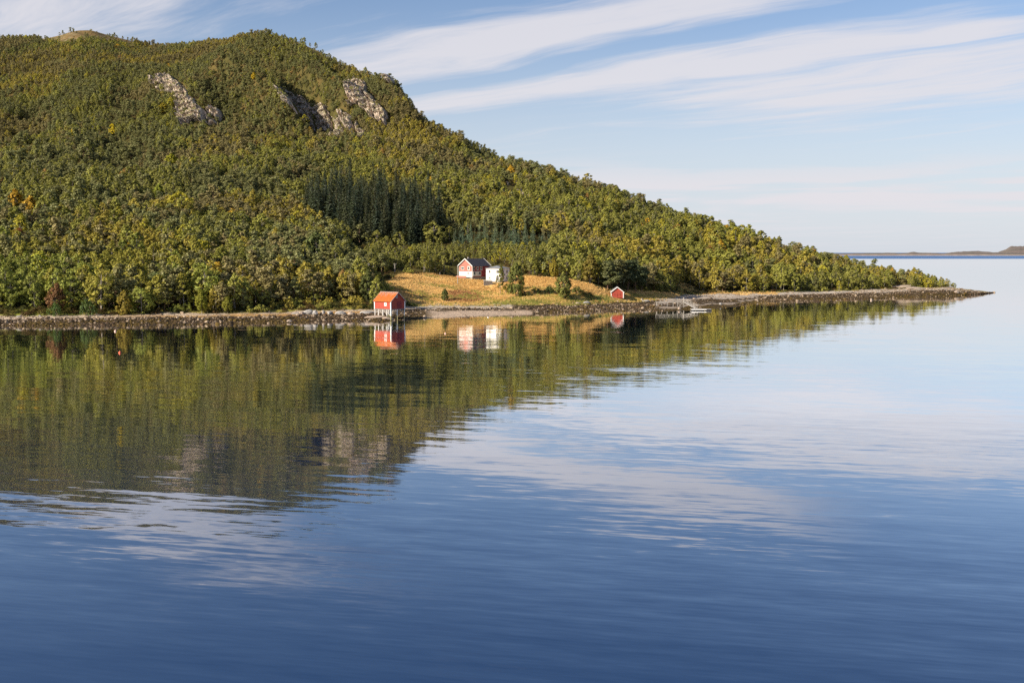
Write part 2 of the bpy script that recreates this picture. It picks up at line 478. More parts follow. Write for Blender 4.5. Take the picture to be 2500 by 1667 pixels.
class MB:
    """collects boxes, bars and sheets for one mesh"""
    def __init__(self):
        self.v, self.f, self.s = [], [], []
    def quad(self, *p, s=0):
        i = len(self.v)
        self.v += [tuple(q) for q in p]
        self.f.append(tuple(range(i, i + len(p))))
        self.s.append(s)
        return self
    def box(self, lo, hi, s=0):
        (a, b, c), (d, e, g) = lo, hi
        i = len(self.v)
        self.v += [(a, b, c), (d, b, c), (d, e, c), (a, e, c), (a, b, g), (d, b, g), (d, e, g), (a, e, g)]
        for q in ((0, 3, 2, 1), (4, 5, 6, 7), (0, 1, 5, 4), (1, 2, 6, 5), (2, 3, 7, 6), (3, 0, 4, 7)):
            self.f.append(tuple(i + k for k in q))
            self.s.append(s)
        return self
    def hexa(self, p, s=0):
        i = len(self.v)
        self.v += [tuple(q) for q in p]
        for q in ((0, 3, 2, 1), (4, 5, 6, 7), (0, 1, 5, 4), (1, 2, 6, 5), (2, 3, 7, 6), (3, 0, 4, 7)):
            self.f.append(tuple(i + k for k in q))
            self.s.append(s)
        return self
    def bar(self, a, b, r0, r1=None, n=6, s=0):
        r1 = r0 if r1 is None else r1
        a, b = Vector(a), Vector(b)
        d = (b - a).normalized()
        x = d.orthogonal().normalized()
        y = d.cross(x)
        i = len(self.v)
        for c, r in ((a, r0), (b, r1)):
            for k in range(n):
                t = 2 * math.pi * k / n
                self.v.append(tuple(c + x * (r * math.cos(t)) + y * (r * math.sin(t))))
        for k in range(n):
            self.f.append((i + k, i + (k + 1) % n, i + n + (k + 1) % n, i + n + k))
            self.s.append(s)
        self.f.append(tuple(i + n + k for k in range(n)))
        self.f.append(tuple(i + k for k in reversed(range(n))))
        self.s += [s, s]
        return self
    def lathe(self, prof, n=16, c=(0, 0, 0), s=0):
        i = len(self.v)
        for r, z in prof:
            for k in range(n):
                t = 2 * math.pi * k / n
                self.v.append((c[0] + r * math.cos(t), c[1] + r * math.sin(t), c[2] + z))
        for j in range(len(prof) - 1):
            for k in range(n):
                self.f.append((i + j * n + k, i + j * n + (k + 1) % n, i + (j + 1) * n + (k + 1) % n, i + (j + 1) * n + k))
                self.s.append(s)
        return self
    def build(self, name, mats, parent=None, smooth=False):
        mats = mats if isinstance(mats, (list, tuple)) else [mats]
        return link(name, new_mesh(name, self.v, self.f, mats, self.s, smooth), parent)

# ------------------------------------------------------------------ ground cover
CLIFFS = [
    ('grey cliff with a stepped crack on the hill, leftmost of the bare rock faces', [(375, 200), (392, 190), (412, 189), (442, 212), (462, 232), (474, 258), (497, 272), (496, 297), (470, 292), (434, 298), (427, 262), (434, 232), (412, 224), (383, 219)]),
    ('small pale crag just below the leftmost cliff toward the dark gully', [(502, 272), (520, 266), (539, 282), (537, 300), (506, 300)]),
    ('broad ragged pale cliff between the dark gully and the pink cliff', [(690, 226), (722, 240), (758, 253), (794, 272), (808, 290), (829, 308), (826, 324), (790, 322), (765, 316), (748, 290), (722, 268), (700, 248)]),
    ('narrow slanting rock rib below the pink cliff', [(828, 276), (853, 287), (870, 305), (887, 322), (876, 332), (857, 320), (842, 306), (828, 296)]),
    ('tall smooth pinkish cliff high on the hill near its steep end', [(858, 214), (874, 205), (889, 213), (908, 243), (934, 268), (940, 300), (922, 292), (906, 283), (880, 258), (860, 256)]),
    ('small bare rock knob on the skyline of the hill', [(930, 184), (948, 186), (962, 198), (966, 208), (946, 202), (932, 195)]),
    ('small grey outcrop above the young spruces among pines', [(1232, 448), (1246, 450), (1262, 464), (1290, 474), (1280, 482), (1246, 476), (1234, 462)]),
]
for _i, (_l, _p) in enumerate(CLIFFS):          # each outline a little wider than its bare core
    _c = np.mean(_p, 0)
    k_ = 1.22 if 1 <= _i <= 4 else 1.12
    CLIFFS[_i] = (_l, [((q[0] - _c[0]) * k_ + _c[0], (q[1] - _c[1]) * k_ + _c[1]) for q in _p])
MOOR = [[(-400, 60), (-400, 96), (60, 92), (150, 108), (230, 96), (330, 110), (350, 98), (300, 70), (200, 50)],
        [(655, 50), (668, 90), (700, 104), (745, 120), (800, 146), (870, 172), (870, 140), (800, 95), (720, 50)]]
MEADOW = [(938, 690), (962, 676), (986, 668), (1040, 667), (1080, 671), (1140, 676), (1250, 674), (1300, 673), (1360, 678), (1400, 684), (1440, 692), (1470, 702), (1490, 706), (1560, 711), (1600, 712), (1640, 716),
          (1662, 721), (1643, 729), (1600, 735), (1500, 740), (1400, 745), (1300, 747), (1200, 745), (1050, 746), (1000, 748), (978, 742), (958, 722), (944, 706)]
GREENY = [(990, 746), (985, 738), (1050, 738), (1130, 740), (1200, 730), (1270, 722), (1330, 714), (1400, 718), (1450, 722), (1470, 716), (1500, 722), (1560, 718), (1600, 720), (1640, 726), (1600, 736), (1500, 741), (1400, 746), (1300, 748), (1100, 747)]
REDDISH = [(1092, 712), (1130, 708), (1165, 716), (1185, 730), (1150, 736), (1095, 736)]
CLEAR2 = [(1640, 700), (1660, 690), (1690, 700), (1720, 712), (1900, 712), (1900, 719), (1700, 720), (1650, 722)]
SPRUCES = [(738, 526), (770, 548), (805, 570), (850, 594), (1000, 600), (1066, 594), (1078, 560), (1050, 512), (900, 492), (770, 498)]  # right end widened: spruces added there to stand in for deep shade
YOUNG = [(1098, 590), (1130, 578), (1200, 580), (1260, 575), (1350, 590), (1362, 604), (1280, 612), (1180, 606), (1100, 604)]
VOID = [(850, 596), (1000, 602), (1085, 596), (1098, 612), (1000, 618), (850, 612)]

GUU, GVV = uv(XX, YY, HZ)
def cover_colour(u, v, x, y, z, Ys):
    n1, n2, n3 = fbm(x / 9, y / 9, 4, 31), fbm(x / 3, y / 3, 3, 37), fbm(x / 40, y / 40, 3, 41)
    c = np.zeros(u.shape + (3,))
    def lay(mask, col):
        nonlocal c
        mask = np.clip(mask, 0, 1)[..., None]
        c = c * (1 - mask) + np.array(col) * mask
    lay(np.ones_like(u), (0.075, 0.068, 0.022))                               # forest floor: bilberry and moss
    lay(sstep(n1, 0.5, 0.7) * 0.7, (0.12, 0.085, 0.03))
    moor = inpoly(u, v, MOOR[0]) | inpoly(u, v, MOOR[1])
    lay(moor * 1.0, (0.19, 0.13, 0.055))
    lay(moor * sstep(n2, 0.5, 0.65) * 0.8, (0.24, 0.20, 0.12))
    lay(moor * sstep(n1, 0.55, 0.7) * 0.7, (0.11, 0.10, 0.03))
    wob_u, wob_v = (fbm(x / 7, y / 7, 3, 51) - .5) * 26, (fbm(x / 7, y / 12, 3, 57) - .5) * 9
    mead = inpoly(u + wob_u, v + wob_v, MEADOW)
    lay(mead * 1.0, (0.60, 0.365, 0.13))
    lay(mead * sstep(n2, 0.42, 0.62) * 0.6, (0.64, 0.42, 0.15))
    lay(mead * sstep(n3, 0.52, 0.66) * 0.6, (0.33, 0.20, 0.07))
    lay(inpoly(u + wob_u, v + wob_v, REDDISH) * 0.85, (0.27, 0.13, 0.06))
    gr = inpoly(u + wob_u, v + wob_v, GREENY)
    lay(gr * (0.35 + 0.45 * sstep(n2, 0.4, 0.6)), (0.30, 0.25, 0.06))
    lay(gr * sstep(n1, 0.50, 0.62) * 0.8, (0.17, 0.19, 0.04))
    lay(inpoly(u + wob_u, v + wob_v, CLEAR2) * 0.9, (0.34, 0.26, 0.075))
    lay(inpoly(u, v, VOID) * 0.9, (0.06, 0.05, 0.018))  # clearing by the spruces: shade put into a darker ground colour
    # verge above the beach
    dveg = y - Ys[1] + (n2 - .5) * 7
    lay(sstep(dveg, -2.5, 0.5) * sstep(dveg, 11, 6) * (~mead) * 0.9, (0.26, 0.23, 0.05))
    lay(sstep(dveg, -2.5, 0.5) * sstep(dveg, 13, 9) * (u < 260) * sstep(n1, .42, .58), (0.24, 0.26, 0.045))
    # beach
    tb = (y - Ys[0]) / np.maximum(Ys[1] - Ys[0], 0.5) + (n2 - .5) * 0.22 + (n1 - .5) * 0.2
    beach = (y < Ys[1] + 0.5 + (n2 - .5) * 5)
    lay(beach * 1.0, (0.065, 0.046, 0.024))
    lay(beach * sstep(n2, 0.5, 0.64) * 0.7, (0.035, 0.026, 0.015))
    lay(beach * sstep(tb, 0.42, 0.2) * sstep(n1, 0.42, 0.6) * 0.8, (0.085, 0.058, 0.012))
    sandtop = beach * sstep(tb, 0.62, 0.76)
    lay(sandtop * (u < 900), (0.44, 0.36, 0.28))
    lay(sandtop * (u < 1000) * sstep(u, 180, 480) * sstep(tb, 0.98, 0.8), (0.42, 0.25, 0.085))
    lay(sandtop * (u > 1620), (0.44, 0.39, 0.34))
    lay(sandtop * ((u >= 900) & (u <= 1250)), (0.43, 0.37, 0.30))
    sandlow = beach * sstep(tb, 0.50, 0.36) * sstep(u + wob_u * 2, 1010, 1060) * sstep(u + wob_u * 2, 1330, 1270)
    lay(sandlow, (0.45, 0.35, 0.27))
    mud = beach * (u > 1600) * (u < 1850) * sstep(np.sin(tb * 17 + n1 * 5), 0.1, 0.7) * sstep(tb, 0.15, 0.3)
    lay(mud * 0.85, (0.38, 0.32, 0.27))
    lay((z < 0.02) * 1.0, (0.04, 0.045, 0.03))
    k = 0.72 + 0.56 * fbm(x / 1.6, y / 1.6, 2, 77)
    return np.clip(c * k[..., None], 0, 1)

def terrain():
    co = np.stack([XX, YY, HZ], -1).reshape(-1, 3)
    ny, nx = XX.shape
    idx = np.arange(ny * nx).reshape(ny, nx)
    faces = np.stack([idx[:-1, :-1], idx[:-1, 1:], idx[1:, 1:], idx[1:, :-1]], -1).reshape(-1, 4)
    m = bpy.data.materials.new('ground_cover')
    m.use_nodes = True
    T = NT(m.node_tree)
    a = T.n('ShaderNodeAttribute', attribute_type='GEOMETRY', attribute_name='cover')
    g = T.n('ShaderNodeNewGeometry')
    f1 = T.noise(g.outputs['Position'], 2.2, 4.0, 0.65)
    c = T.mix(1.0, a.outputs['Color'], T.mix(T.ss(f1, 0.3, 0.7), (0.62, 0.62, 0.62), (1.35, 1.32, 1.25)), 'MULTIPLY')
    p = T.n('ShaderNodeBsdfPrincipled')
    T.put(p.inputs['Base Color'], c)
    p.inputs['Roughness'].default_value = 0.95
    p.inputs['Specular IOR Level'].default_value = 0.1
    b = T.n('ShaderNodeBump')
    b.inputs['Distance'].default_value = 0.5
    b.inputs['Strength'].default_value = 0.8
    T.put(b.inputs['Height'], T.noise(g.outputs['Position'], 1.4, 5.0, 0.65))
    T.put(p.inputs['Normal'], b.outputs[0])
    o = T.n('ShaderNodeOutputMaterial')
    T.t.links.new(p.outputs[0], o.inputs[0])
    me = new_mesh('terrain', co, faces, [m], smooth=True)
    colr = cover_colour(GUU, GVV, XX, YY, HZ, Yl).reshape(-1, 3)
    at = me.attributes.new('cover', 'FLOAT_COLOR', 'POINT')
    at.data.foreach_set('color', np.concatenate([colr, np.ones((len(colr), 1))], 1).astype(np.float32).ravel())
    o = link('terrain', me)
    o['kind'] = 'structure'
    o['label'] = 'wooded hillside ground with meadow, moor tops and stony shore'
terrain()

# ------------------------------------------------------------------ water
def water():
    m = bpy.data.materials.new('fjord_water')
    m.use_nodes = True
    T = NT(m.node_tree)
    g = T.n('ShaderNodeNewGeometry')
    P = g.outputs['Position']
    X, Yc, _ = T.sep(P)
    ang = math.radians(-13)
    al = T.m('ADD', T.m('MULTIPLY', X, math.cos(ang)), T.m('MULTIPLY', Yc, math.sin(ang)))
    ac = T.m('SUBTRACT', T.m('MULTIPLY', Yc, math.cos(ang)), T.m('MULTIPLY', X, math.sin(ang)))
    def slopes(sx, sy, seed, detail):
        c = T.noise(T.xyz(T.m('MULTIPLY', al, sx), T.m('MULTIPLY', ac, sy), seed), 1.0, detail, 0.5, 0.0, out=1)
        return T.vm('SUBTRACT', c, (0.5, 0.5, 0.5))
    def sc(v, k):
        nd = T.n('ShaderNodeVectorMath', operation='SCALE')
        T.put(nd.inputs[0], v)
        T.put(nd.inputs['Scale'], k)
        return nd.outputs[0]
    patch = T.noise(T.xyz(T.m('MULTIPLY', al, 0.006), T.m('MULTIPLY', ac, 0.022), 5.0), 1.0, 3.0, 0.5)
    patch = T.ss(patch, 0.36, 0.66, 0.55, 1.35)
    lee = T.ss(Yc, 130.0, 380.0, 1.0, 0.62)                       # calmer in the lee of the hill
    ruff = T.ss(Yc, 3550.0, 3750.0, 0.0, 1.0)                     # open fjord beyond is ruffled by wind
    amp = T.m('MULTIPLY', patch, lee)
    s = T.vm('ADD', sc(slopes(0.03, 0.16, 1.0, 1.0), T.m('MULTIPLY', amp, 0.022)), sc(slopes(0.10, 0.85, 4.0, 2.0), T.m('MULTIPLY', amp, 0.050)))
    s = T.vm('ADD', s, sc(slopes(0.42, 2.8, 9.0, 3.0), T.m('MULTIPLY', amp, 0.045)))
    s = T.vm('ADD', s, sc(slopes(0.4, 0.8, 14.0, 2.0), T.m('MULTIPLY', ruff, 0.30)))
    sx, sy, _ = T.sep(s)
    sy = T.m('SUBTRACT', sy, T.ss(Yc, 500.0, 2200.0, 0.0, 0.012))
    sy = T.m('SUBTRACT', sy, T.m('MULTIPLY', ruff, 0.17))              # facets of ruffled water that face the viewer are the ones seen
    N = T.vm('NORMALIZE', T.xyz(T.m('MULTIPLY', sx, 0.35), sy, 1.0))
    body = T.n('ShaderNodeBsdfDiffuse')
    body.inputs[0].default_value = (0.001, 0.018, 0.068, 1)
    gl = T.n('ShaderNodeBsdfGlossy')
    gl.inputs['Color'].default_value = (1, 1, 1, 1)
    gl.inputs['Roughness'].default_value = 0.03
    T.put(gl.inputs['Normal'], N)
    fr = T.n('ShaderNodeFresnel')
    fr.inputs['IOR'].default_value = 1.333
    T.put(fr.inputs['Normal'], N)
    mx = T.n('ShaderNodeMixShader')
    T.put(mx.inputs[0], T.m('MINIMUM', T.m('MULTIPLY', fr.outputs[0], 2.1), 0.97))
    T.t.links.new(body.outputs[0], mx.inputs[1])
    T.t.links.new(gl.outputs[0], mx.inputs[2])
    o = T.n('ShaderNodeOutputMaterial')
    T.t.links.new(mx.outputs[0], o.inputs[0])
    xs = [-30000, -8000, -2000, -600, 0, 600, 2000, 8000, 30000]
    ys = [-3000, -400, 0, 150, 300, 600, 1200, 3000, 8000, 45000]
    v = [(x, y, 0) for y in ys for x in xs]
    f = [(j * 9 + i, j * 9 + i + 1, (j + 1) * 9 + i + 1, (j + 1) * 9 + i) for j in range(9) for i in range(8)]
    o = link('water', new_mesh('water', v, f, [m]))
    o['kind'] = 'structure'
    o['label'] = 'calm rippled blue fjord water'
water()

# ------------------------------------------------------------------ far islands
def far_land():
    m = mat('far_heath', (0.20, 0.15, 0.13), 0.95, scale=0.006, second=(0.11, 0.105, 0.08))
    ms = mat('far_rocky_shore', (0.40, 0.32, 0.26), 0.95, scale=0.02)
    def island(name, label, prof, y0, dep, hk):
        """prof: photo column and height in metres above water"""
        us, hs = np.array(prof, float).T
        uu = np.arange(us[0], us[-1], 4.0)
        h = np.interp(uu, us, hs)
        h = h * hk * (0.70 + 0.60 * fbm(uu / 17, uu * 0, 5, 3))
        rows = [(-0.02, -2.0, 0), (0.0, 2.0, 0), (0.04, 5.0, 1), (0.3, 0.55, 2), (0.6, 0.9, 2), (1.0, 1.0, 2), (1.5, 0.6, 2), (2.0, -2, 0)]
        V = []
        for t, k, md in rows:
            yy = y0 + dep * t + 60 * (fbm(uu / 30, uu * 0 + t, 3, 8) - .5)
            zz = k + (k > 0) * 4 * (fbm(uu / 6, uu * 0, 3, 14) - .5) if md == 0 else (np.minimum(k + 2 * fbm(uu / 9, uu * 0, 2, 4), 4 + h) if md == 1 else 5 + h * k * (0.9 + 0.2 * fbm(uu / 14, uu * 0 + t * 9, 3, 12)))
            V.append(np.stack([(uu - 1250) / FPX * yy, yy, zz], -1))
        n = len(uu)
        V = np.concatenate(V)
        F, S = [], []
        for j in range(len(rows) - 1):
            for i in range(n - 1):
                F.append((j * n + i, j * n + i + 1, (j + 1) * n + i + 1, (j + 1) * n + i))
                S.append(1 if j < 2 else 0)
        o = link(name, new_mesh(name, V, F, [m, ms], S, True))
        o['kind'] = 'structure'
        o['label'] = label
    island('far_island', 'low brown island far out on the horizon', [(1700, 6), (1900, 10), (2000, 10), (2060, 14), (2140, 22), (2170, 20), (2200, 18), (2230, 30), (2260, 22), (2300, 16), (2330, 36), (2390, 42), (2420, 26), (2470, 22), (2520, 20), (2650, 30), (2800, 12), (2900, 0)], 7000, 900, 0.55)
    island('far_hill', 'rounded brown hill rising far off beyond the point', [(2400, 0), (2432, 10), (2445, 30), (2465, 52), (2490, 66), (2520, 84), (2570, 100), (2640, 110), (2750, 80), (2900, 40), (3000, 0)], 8300, 1500, 1.2)
far_land()

# ------------------------------------------------------------------ plant forms
def quads(pos, nrm, size, rng, asp=1.5):
    """small leaf clumps as separate four-sided faces"""
    n = len(pos)
    nrm = nrm / np.maximum(np.linalg.norm(nrm, axis=1, keepdims=True), 1e-6)
    r = rng.normal(size=(n, 3))
    t = np.cross(nrm, r)
    t /= np.maximum(np.linalg.norm(t, axis=1, keepdims=True), 1e-6)
    b = np.cross(nrm, t)
    s = (size * rng.uniform(0.6, 1.25, n))[:, None]
    k = rng.uniform(0.55, 1.0, (n, 4, 1))
    P = np.stack([pos - t * s * asp * k[:, 0] * .5, pos + b * s * k[:, 1] * .5, pos + t * s * asp * k[:, 2] * .5, pos - b * s * k[:, 3] * .5], 1)
    return P.reshape(-1, 3), np.arange(4 * n).reshape(n, 4)
def ball(rng, n):
    d = rng.normal(size=(n, 3))
    d /= np.linalg.norm(d, axis=1, keepdims=True)
    return d * rng.uniform(0, 1, (n, 1)) ** 0.45
class Form:
    """one plant form: a trunk mesh, a crown mesh and both together"""
    def __init__(self, name, trunk, crown, tmat, cmat, h, w):
        self.h, self.w = h, w
        tv, tf = trunk
        cv, cf = crown
        self.trunk = new_mesh('trunk', tv, tf, [tmat], smooth=True)
        self.crown = new_mesh('crown', cv, cf, [cmat])
        v = np.concatenate([np.asarray(tv, float), cv])
        tq = np.array([q if len(q) == 4 else (q[0], q[1], q[2], q[2]) for q in tf if len(q) == 4], int)
        f = np.concatenate([tq, cf + len(tv)])
        self.both = new_mesh(name, v, f, [tmat, cmat], np.concatenate([np.zeros(len(tq)), np.ones(len(cf))]))
def limbs(pts):
    mb = MB()
    for a, b, r0, r1 in pts:
        mb.bar(a, b, r0, r1, 5)
    return mb.v, mb.f
def f_birch(seed, h=9.0, w=2.1, low=0.2, nclump=46, per=21, leaf=0.41, slim=1.0):
    w, low, per, nclump = w * 1.22, low * .7, int(per * 1.5), int(nclump * 1.25)
    g = np.random.default_rng(seed)
    lean = g.normal(0, 0.25, 2)
    def ax(t):
        return np.array([lean[0] * t * t + 0.12 * math.sin(3 * t + seed), lean[1] * t * t, h * t])
    P = [(ax(i / 6 * .93), ax((i + 1) / 6 * .93), 0.13 * (1 - i / 6 * .85), 0.13 * (1 - (i + 1) / 6 * .85)) for i in range(6)]
    C, Rr = [], []
    for i in range(nclump):
        t = low + (1 - low) * g.uniform() ** 0.85
        tt = (t - low) / (1 - low)
        prof = (math.sin(math.pi * min(1, tt * 0.86 + 0.16)) ** 0.7) * w * slim
        a = g.uniform(0, 2 * math.pi)
        rr = prof * g.uniform(0.35, 1.0) ** 0.6
        c = ax(t) + np.array([math.cos(a) * rr, math.sin(a) * rr, g.normal(0, .2)])
        C.append(c)
        Rr.append(g.uniform(0.42, 0.85) * (0.75 + 0.25 * (1 - tt)))
        if i % 3 == 0:
            P.append((ax(max(low * .8, t - 0.16)), c, 0.045, 0.012))
    C, Rr = np.array(C), np.array(Rr)
    n = per * nclump
    ci = np.repeat(np.arange(nclump), per)
    off = ball(g, n)
    pos = C[ci] + off * Rr[ci][:, None] * np.array([1, 1, 0.8])
    axis = np.stack([0 * ci, 0 * ci, pos[:, 2] * 0.85], -1)
    nr = off * 0.9 + (pos - axis) * 0.35 + g.normal(size=(n, 3)) * 0.55 + np.array([0, 0, .35])
    return Form('birch', limbs(P), quads(pos, nr, np.full(n, leaf), g), M['birchbark'], M['leaf'], h, w)
def f_pine(seed, h=9.0, w=2.5, bare=0.34, nclump=34, per=26, leaf=0.46):
    w, bare, per, nclump = w * 1.1, bare * .8, int(per * 1.2), int(nclump * 1.25)
    g = np.random.default_rng(seed)
    lean = g.normal(0, 0.4, 2)
    def ax(t):
        return np.array([lean[0] * t * t + 0.15 * math.sin(4 * t + seed), lean[1] * t * t + .1 * math.cos(5 * t), h * t])
    P = [(ax(i / 6 * .95), ax((i + 1) / 6 * .95), 0.19 * (1 - i / 6 * .8), 0.19 * (1 - (i + 1) / 6 * .8)) for i in range(6)]
    C, Rr = [], []
    for i in range(nclump):
        tt = g.uniform()
        t = bare + (1 - bare) * tt
        prof = w * (0.75 + 0.35 * math.sin(tt * 5 + seed)) * (1 - 0.62 * tt ** 2.2)
        a = g.uniform(0, 2 * math.pi)
        rr = prof * g.uniform(0.3, 1.0)
        c = ax(t) + np.array([math.cos(a) * rr, math.sin(a) * rr, 0.18 * rr + g.normal(0, .12)])
        C.append(c)
        Rr.append(g.uniform(0.5, 1.0))
        if i % 2 == 0:
            P.append((ax(max(bare * .9, t - .04)), c, 0.06, 0.015))
    for i in range(6):
        a, t = g.uniform(0, 6.28), g.uniform(bare * .5, bare * 1.2)
        P.append((ax(t), ax(t) + np.array([math.cos(a), math.sin(a), .1]) * g.uniform(.5, 1.4), 0.03, 0.008))
    C, Rr = np.array(C), np.array(Rr)
    n = per * nclump
    ci = np.repeat(np.arange(nclump), per)
    off = ball(g, n)
    pos = C[ci] + off * Rr[ci][:, None] * np.array([1.15, 1.15, 0.48])
    nr = off * 0.8 + g.normal(size=(n, 3)) * 0.55 + np.array([0, 0, .7]) + pos * np.array([.12, .12, 0])
    return Form('pine', limbs(P), quads(pos, nr, np.full(n, leaf), g), M['pinebark'], M['needle'], h, w)
def f_spruce(seed, h=19.0, w=2.9, low=0.05, nlay=36, nb=13, leaf=0.95):
    g = np.random.default_rng(seed)
    P = [((0, 0, h * i / 5), (0, 0, h * (i + 1) / 5), h * .013 * (1 - i / 5.3), h * .013 * (1 - (i + 1) / 5.3)) for i in range(5)]
    pos, nr, sz = [], [], []
    for i in range(nlay):
        t = i / (nlay - 1)
        z = h * (low + (0.985 - low) * t)
        R = w * (1 - t) ** 0.85 * g.uniform(0.82, 1.12) + 0.10
        for b in range(max(3, int(nb * (0.45 + 0.55 * (1 - t))))):
            a = g.uniform(0, 2 * math.pi)
            Rb = R * g.uniform(0.7, 1.1)
            m = max(2, int(round(Rb / leaf * 1.9)))
            for k in range(m):
                s = (k + 0.6) / m
                r = Rb * s
                dz = -0.30 * r + 0.16 * r * s + g.normal(0, 0.08)
                pos.append((math.cos(a) * r + g.normal(0, .08), math.sin(a) * r + g.normal(0, .08), z + dz))
                nr.append((math.cos(a) * .75 + g.normal(0, .4), math.sin(a) * .75 + g.normal(0, .4), 0.75 + g.normal(0, .3)))
                sz.append(leaf * (1.0 - 0.35 * s) * (0.55 + 0.45 * (1 - t)))
    pos, nr, sz = np.array(pos), np.array(nr), np.array(sz)
    return Form('spruce', limbs(P), quads(pos, nr, sz, g, 1.5), M['sprucebark'], M['needle'], h, w)
def f_shrub(seed, h=2.6, w=1.7, nclump=26, per=20, leaf=0.30):
    g = np.random.default_rng(seed)
    P, C, Rr = [], [], []
    for i in range(nclump):
        a, r = g.uniform(0, 6.28), w * g.uniform(0, 1) ** .5
        z = h * (0.15 + 0.75 * g.uniform() * math.sqrt(max(0.05, 1 - (r / w) ** 2)))
        c = np.array([math.cos(a) * r, math.sin(a) * r, z])
        C.append(c)
        Rr.append(g.uniform(.3, .6))
        if i % 3 == 0:
            P.append((np.array([c[0] * .15, c[1] * .15, -0.1]), c, 0.035, 0.01))
    C, Rr = np.array(C), np.array(Rr)
    n = per * nclump
    ci = np.repeat(np.arange(nclump), per)
    off = ball(g, n)
    pos = C[ci] + off * Rr[ci][:, None]
    pos[:, 2] = np.maximum(pos[:, 2], 0.05)
    nr = off + g.normal(size=(n, 3)) * .5 + np.array([0, 0, .4]) + pos * .25
    return Form('shrub', limbs(P), quads(pos, nr, np.full(n, leaf), g), M['birchbark'], M['leaf'], h, w)
FORMS = {
    'birch': [f_birch(1), f_birch(2, 8.6, 2.5, 0.12, 54, 20), f_birch(3, 9.6, 1.8, 0.24, 42, 22), f_birch(4, 8.2, 2.7, 0.10, 58, 19), f_birch(5, 9.4, 2.2, 0.30, 44, 21), f_birch(6, 8.8, 2.4, 0.16, 40, 20, 0.36),
              f_birch(7, 8.0, 2.9, 0.08, 60, 20, 0.38)],
    'dense': [f_birch(s_, h_, w_, l_, 100, 34, 0.42) for s_, h_, w_, l_ in ((51, 9.0, 2.0, .2), (52, 8.6, 2.4, .14), (53, 9.6, 1.7, .26), (54, 8.2, 2.6, .10), (55, 9.0, 2.3, .2), (56, 8.8, 2.3, .2), (57, 8.0, 2.9, .06))],
    'bigpine': [f_pine(61, 9.0, 2.5, .36, 60, 36), f_pine(62, 8.8, 2.7, .3, 66, 36), f_pine(63, 9.4, 2.3, .42, 56, 36), f_pine(64, 8.6, 2.8, .26, 66, 36), f_pine(65, 9, 2.5, .4, 60, 36), f_pine(66, 9, 2.4, .44, 56, 36)],
    'pine': [f_pine(11), f_pine(12, 8.4, 2.8, 0.28), f_pine(13, 9.4, 2.2, 0.40, 30), f_pine(14, 8.0, 3.0, 0.30, 38), f_pine(15, 9.0, 2.4, 0.22, 36), f_pine(16, 8.6, 2.6, 0.36, 26, 28)],
    'spruce': [f_spruce(21, 19.0, 3.9), f_spruce(22, 20.0, 3.5), f_spruce(23, 18.0, 4.2), f_spruce(24, 19.5, 3.2)],
    'young': [f_spruce(31, 6.6, 1.6, 0.03, 16, 8, 0.42), f_spruce(32, 6.2, 1.4, 0.03, 15, 8, 0.40)],
    'shrub': [f_shrub(41), f_shrub(42, 2.2, 2.0), f_shrub(43, 3.0, 1.5)],
}
NAMES = {'birch': 'birch_tree', 'dense': 'broadleaf_tree', 'bigpine': 'pine_tree', 'pine': 'pine_tree', 'spruce': 'spruce_tree', 'young': 'young_spruce_tree', 'shrub': 'willow_shrub'}
CATS = {'birch': 'birch', 'dense': 'tree', 'bigpine': 'pine', 'pine': 'pine', 'spruce': 'spruce', 'young': 'young spruce', 'shrub': 'shrub'}
def plant(kind, k, x, y, s, rz, tint, label, group=None, sw=None, dz=0.0, cat=None, name=None, lift=1.0):
    F = FORMS[kind][k]
    o = link(name or NAMES[kind], None, None, (x, y, float(height(x, y)) - 0.15 + dz))
    o.rotation_euler.z = rz
    o.scale = (sw or s, sw or s, s)
    tag(o, label, cat or CATS[kind], group)
    link('trunk' if kind != 'shrub' else 'stem', F.trunk, o)
    c = link('crown', F.crown, o)
    c['tint'] = [float(t) * lift for t in tint]
    return o

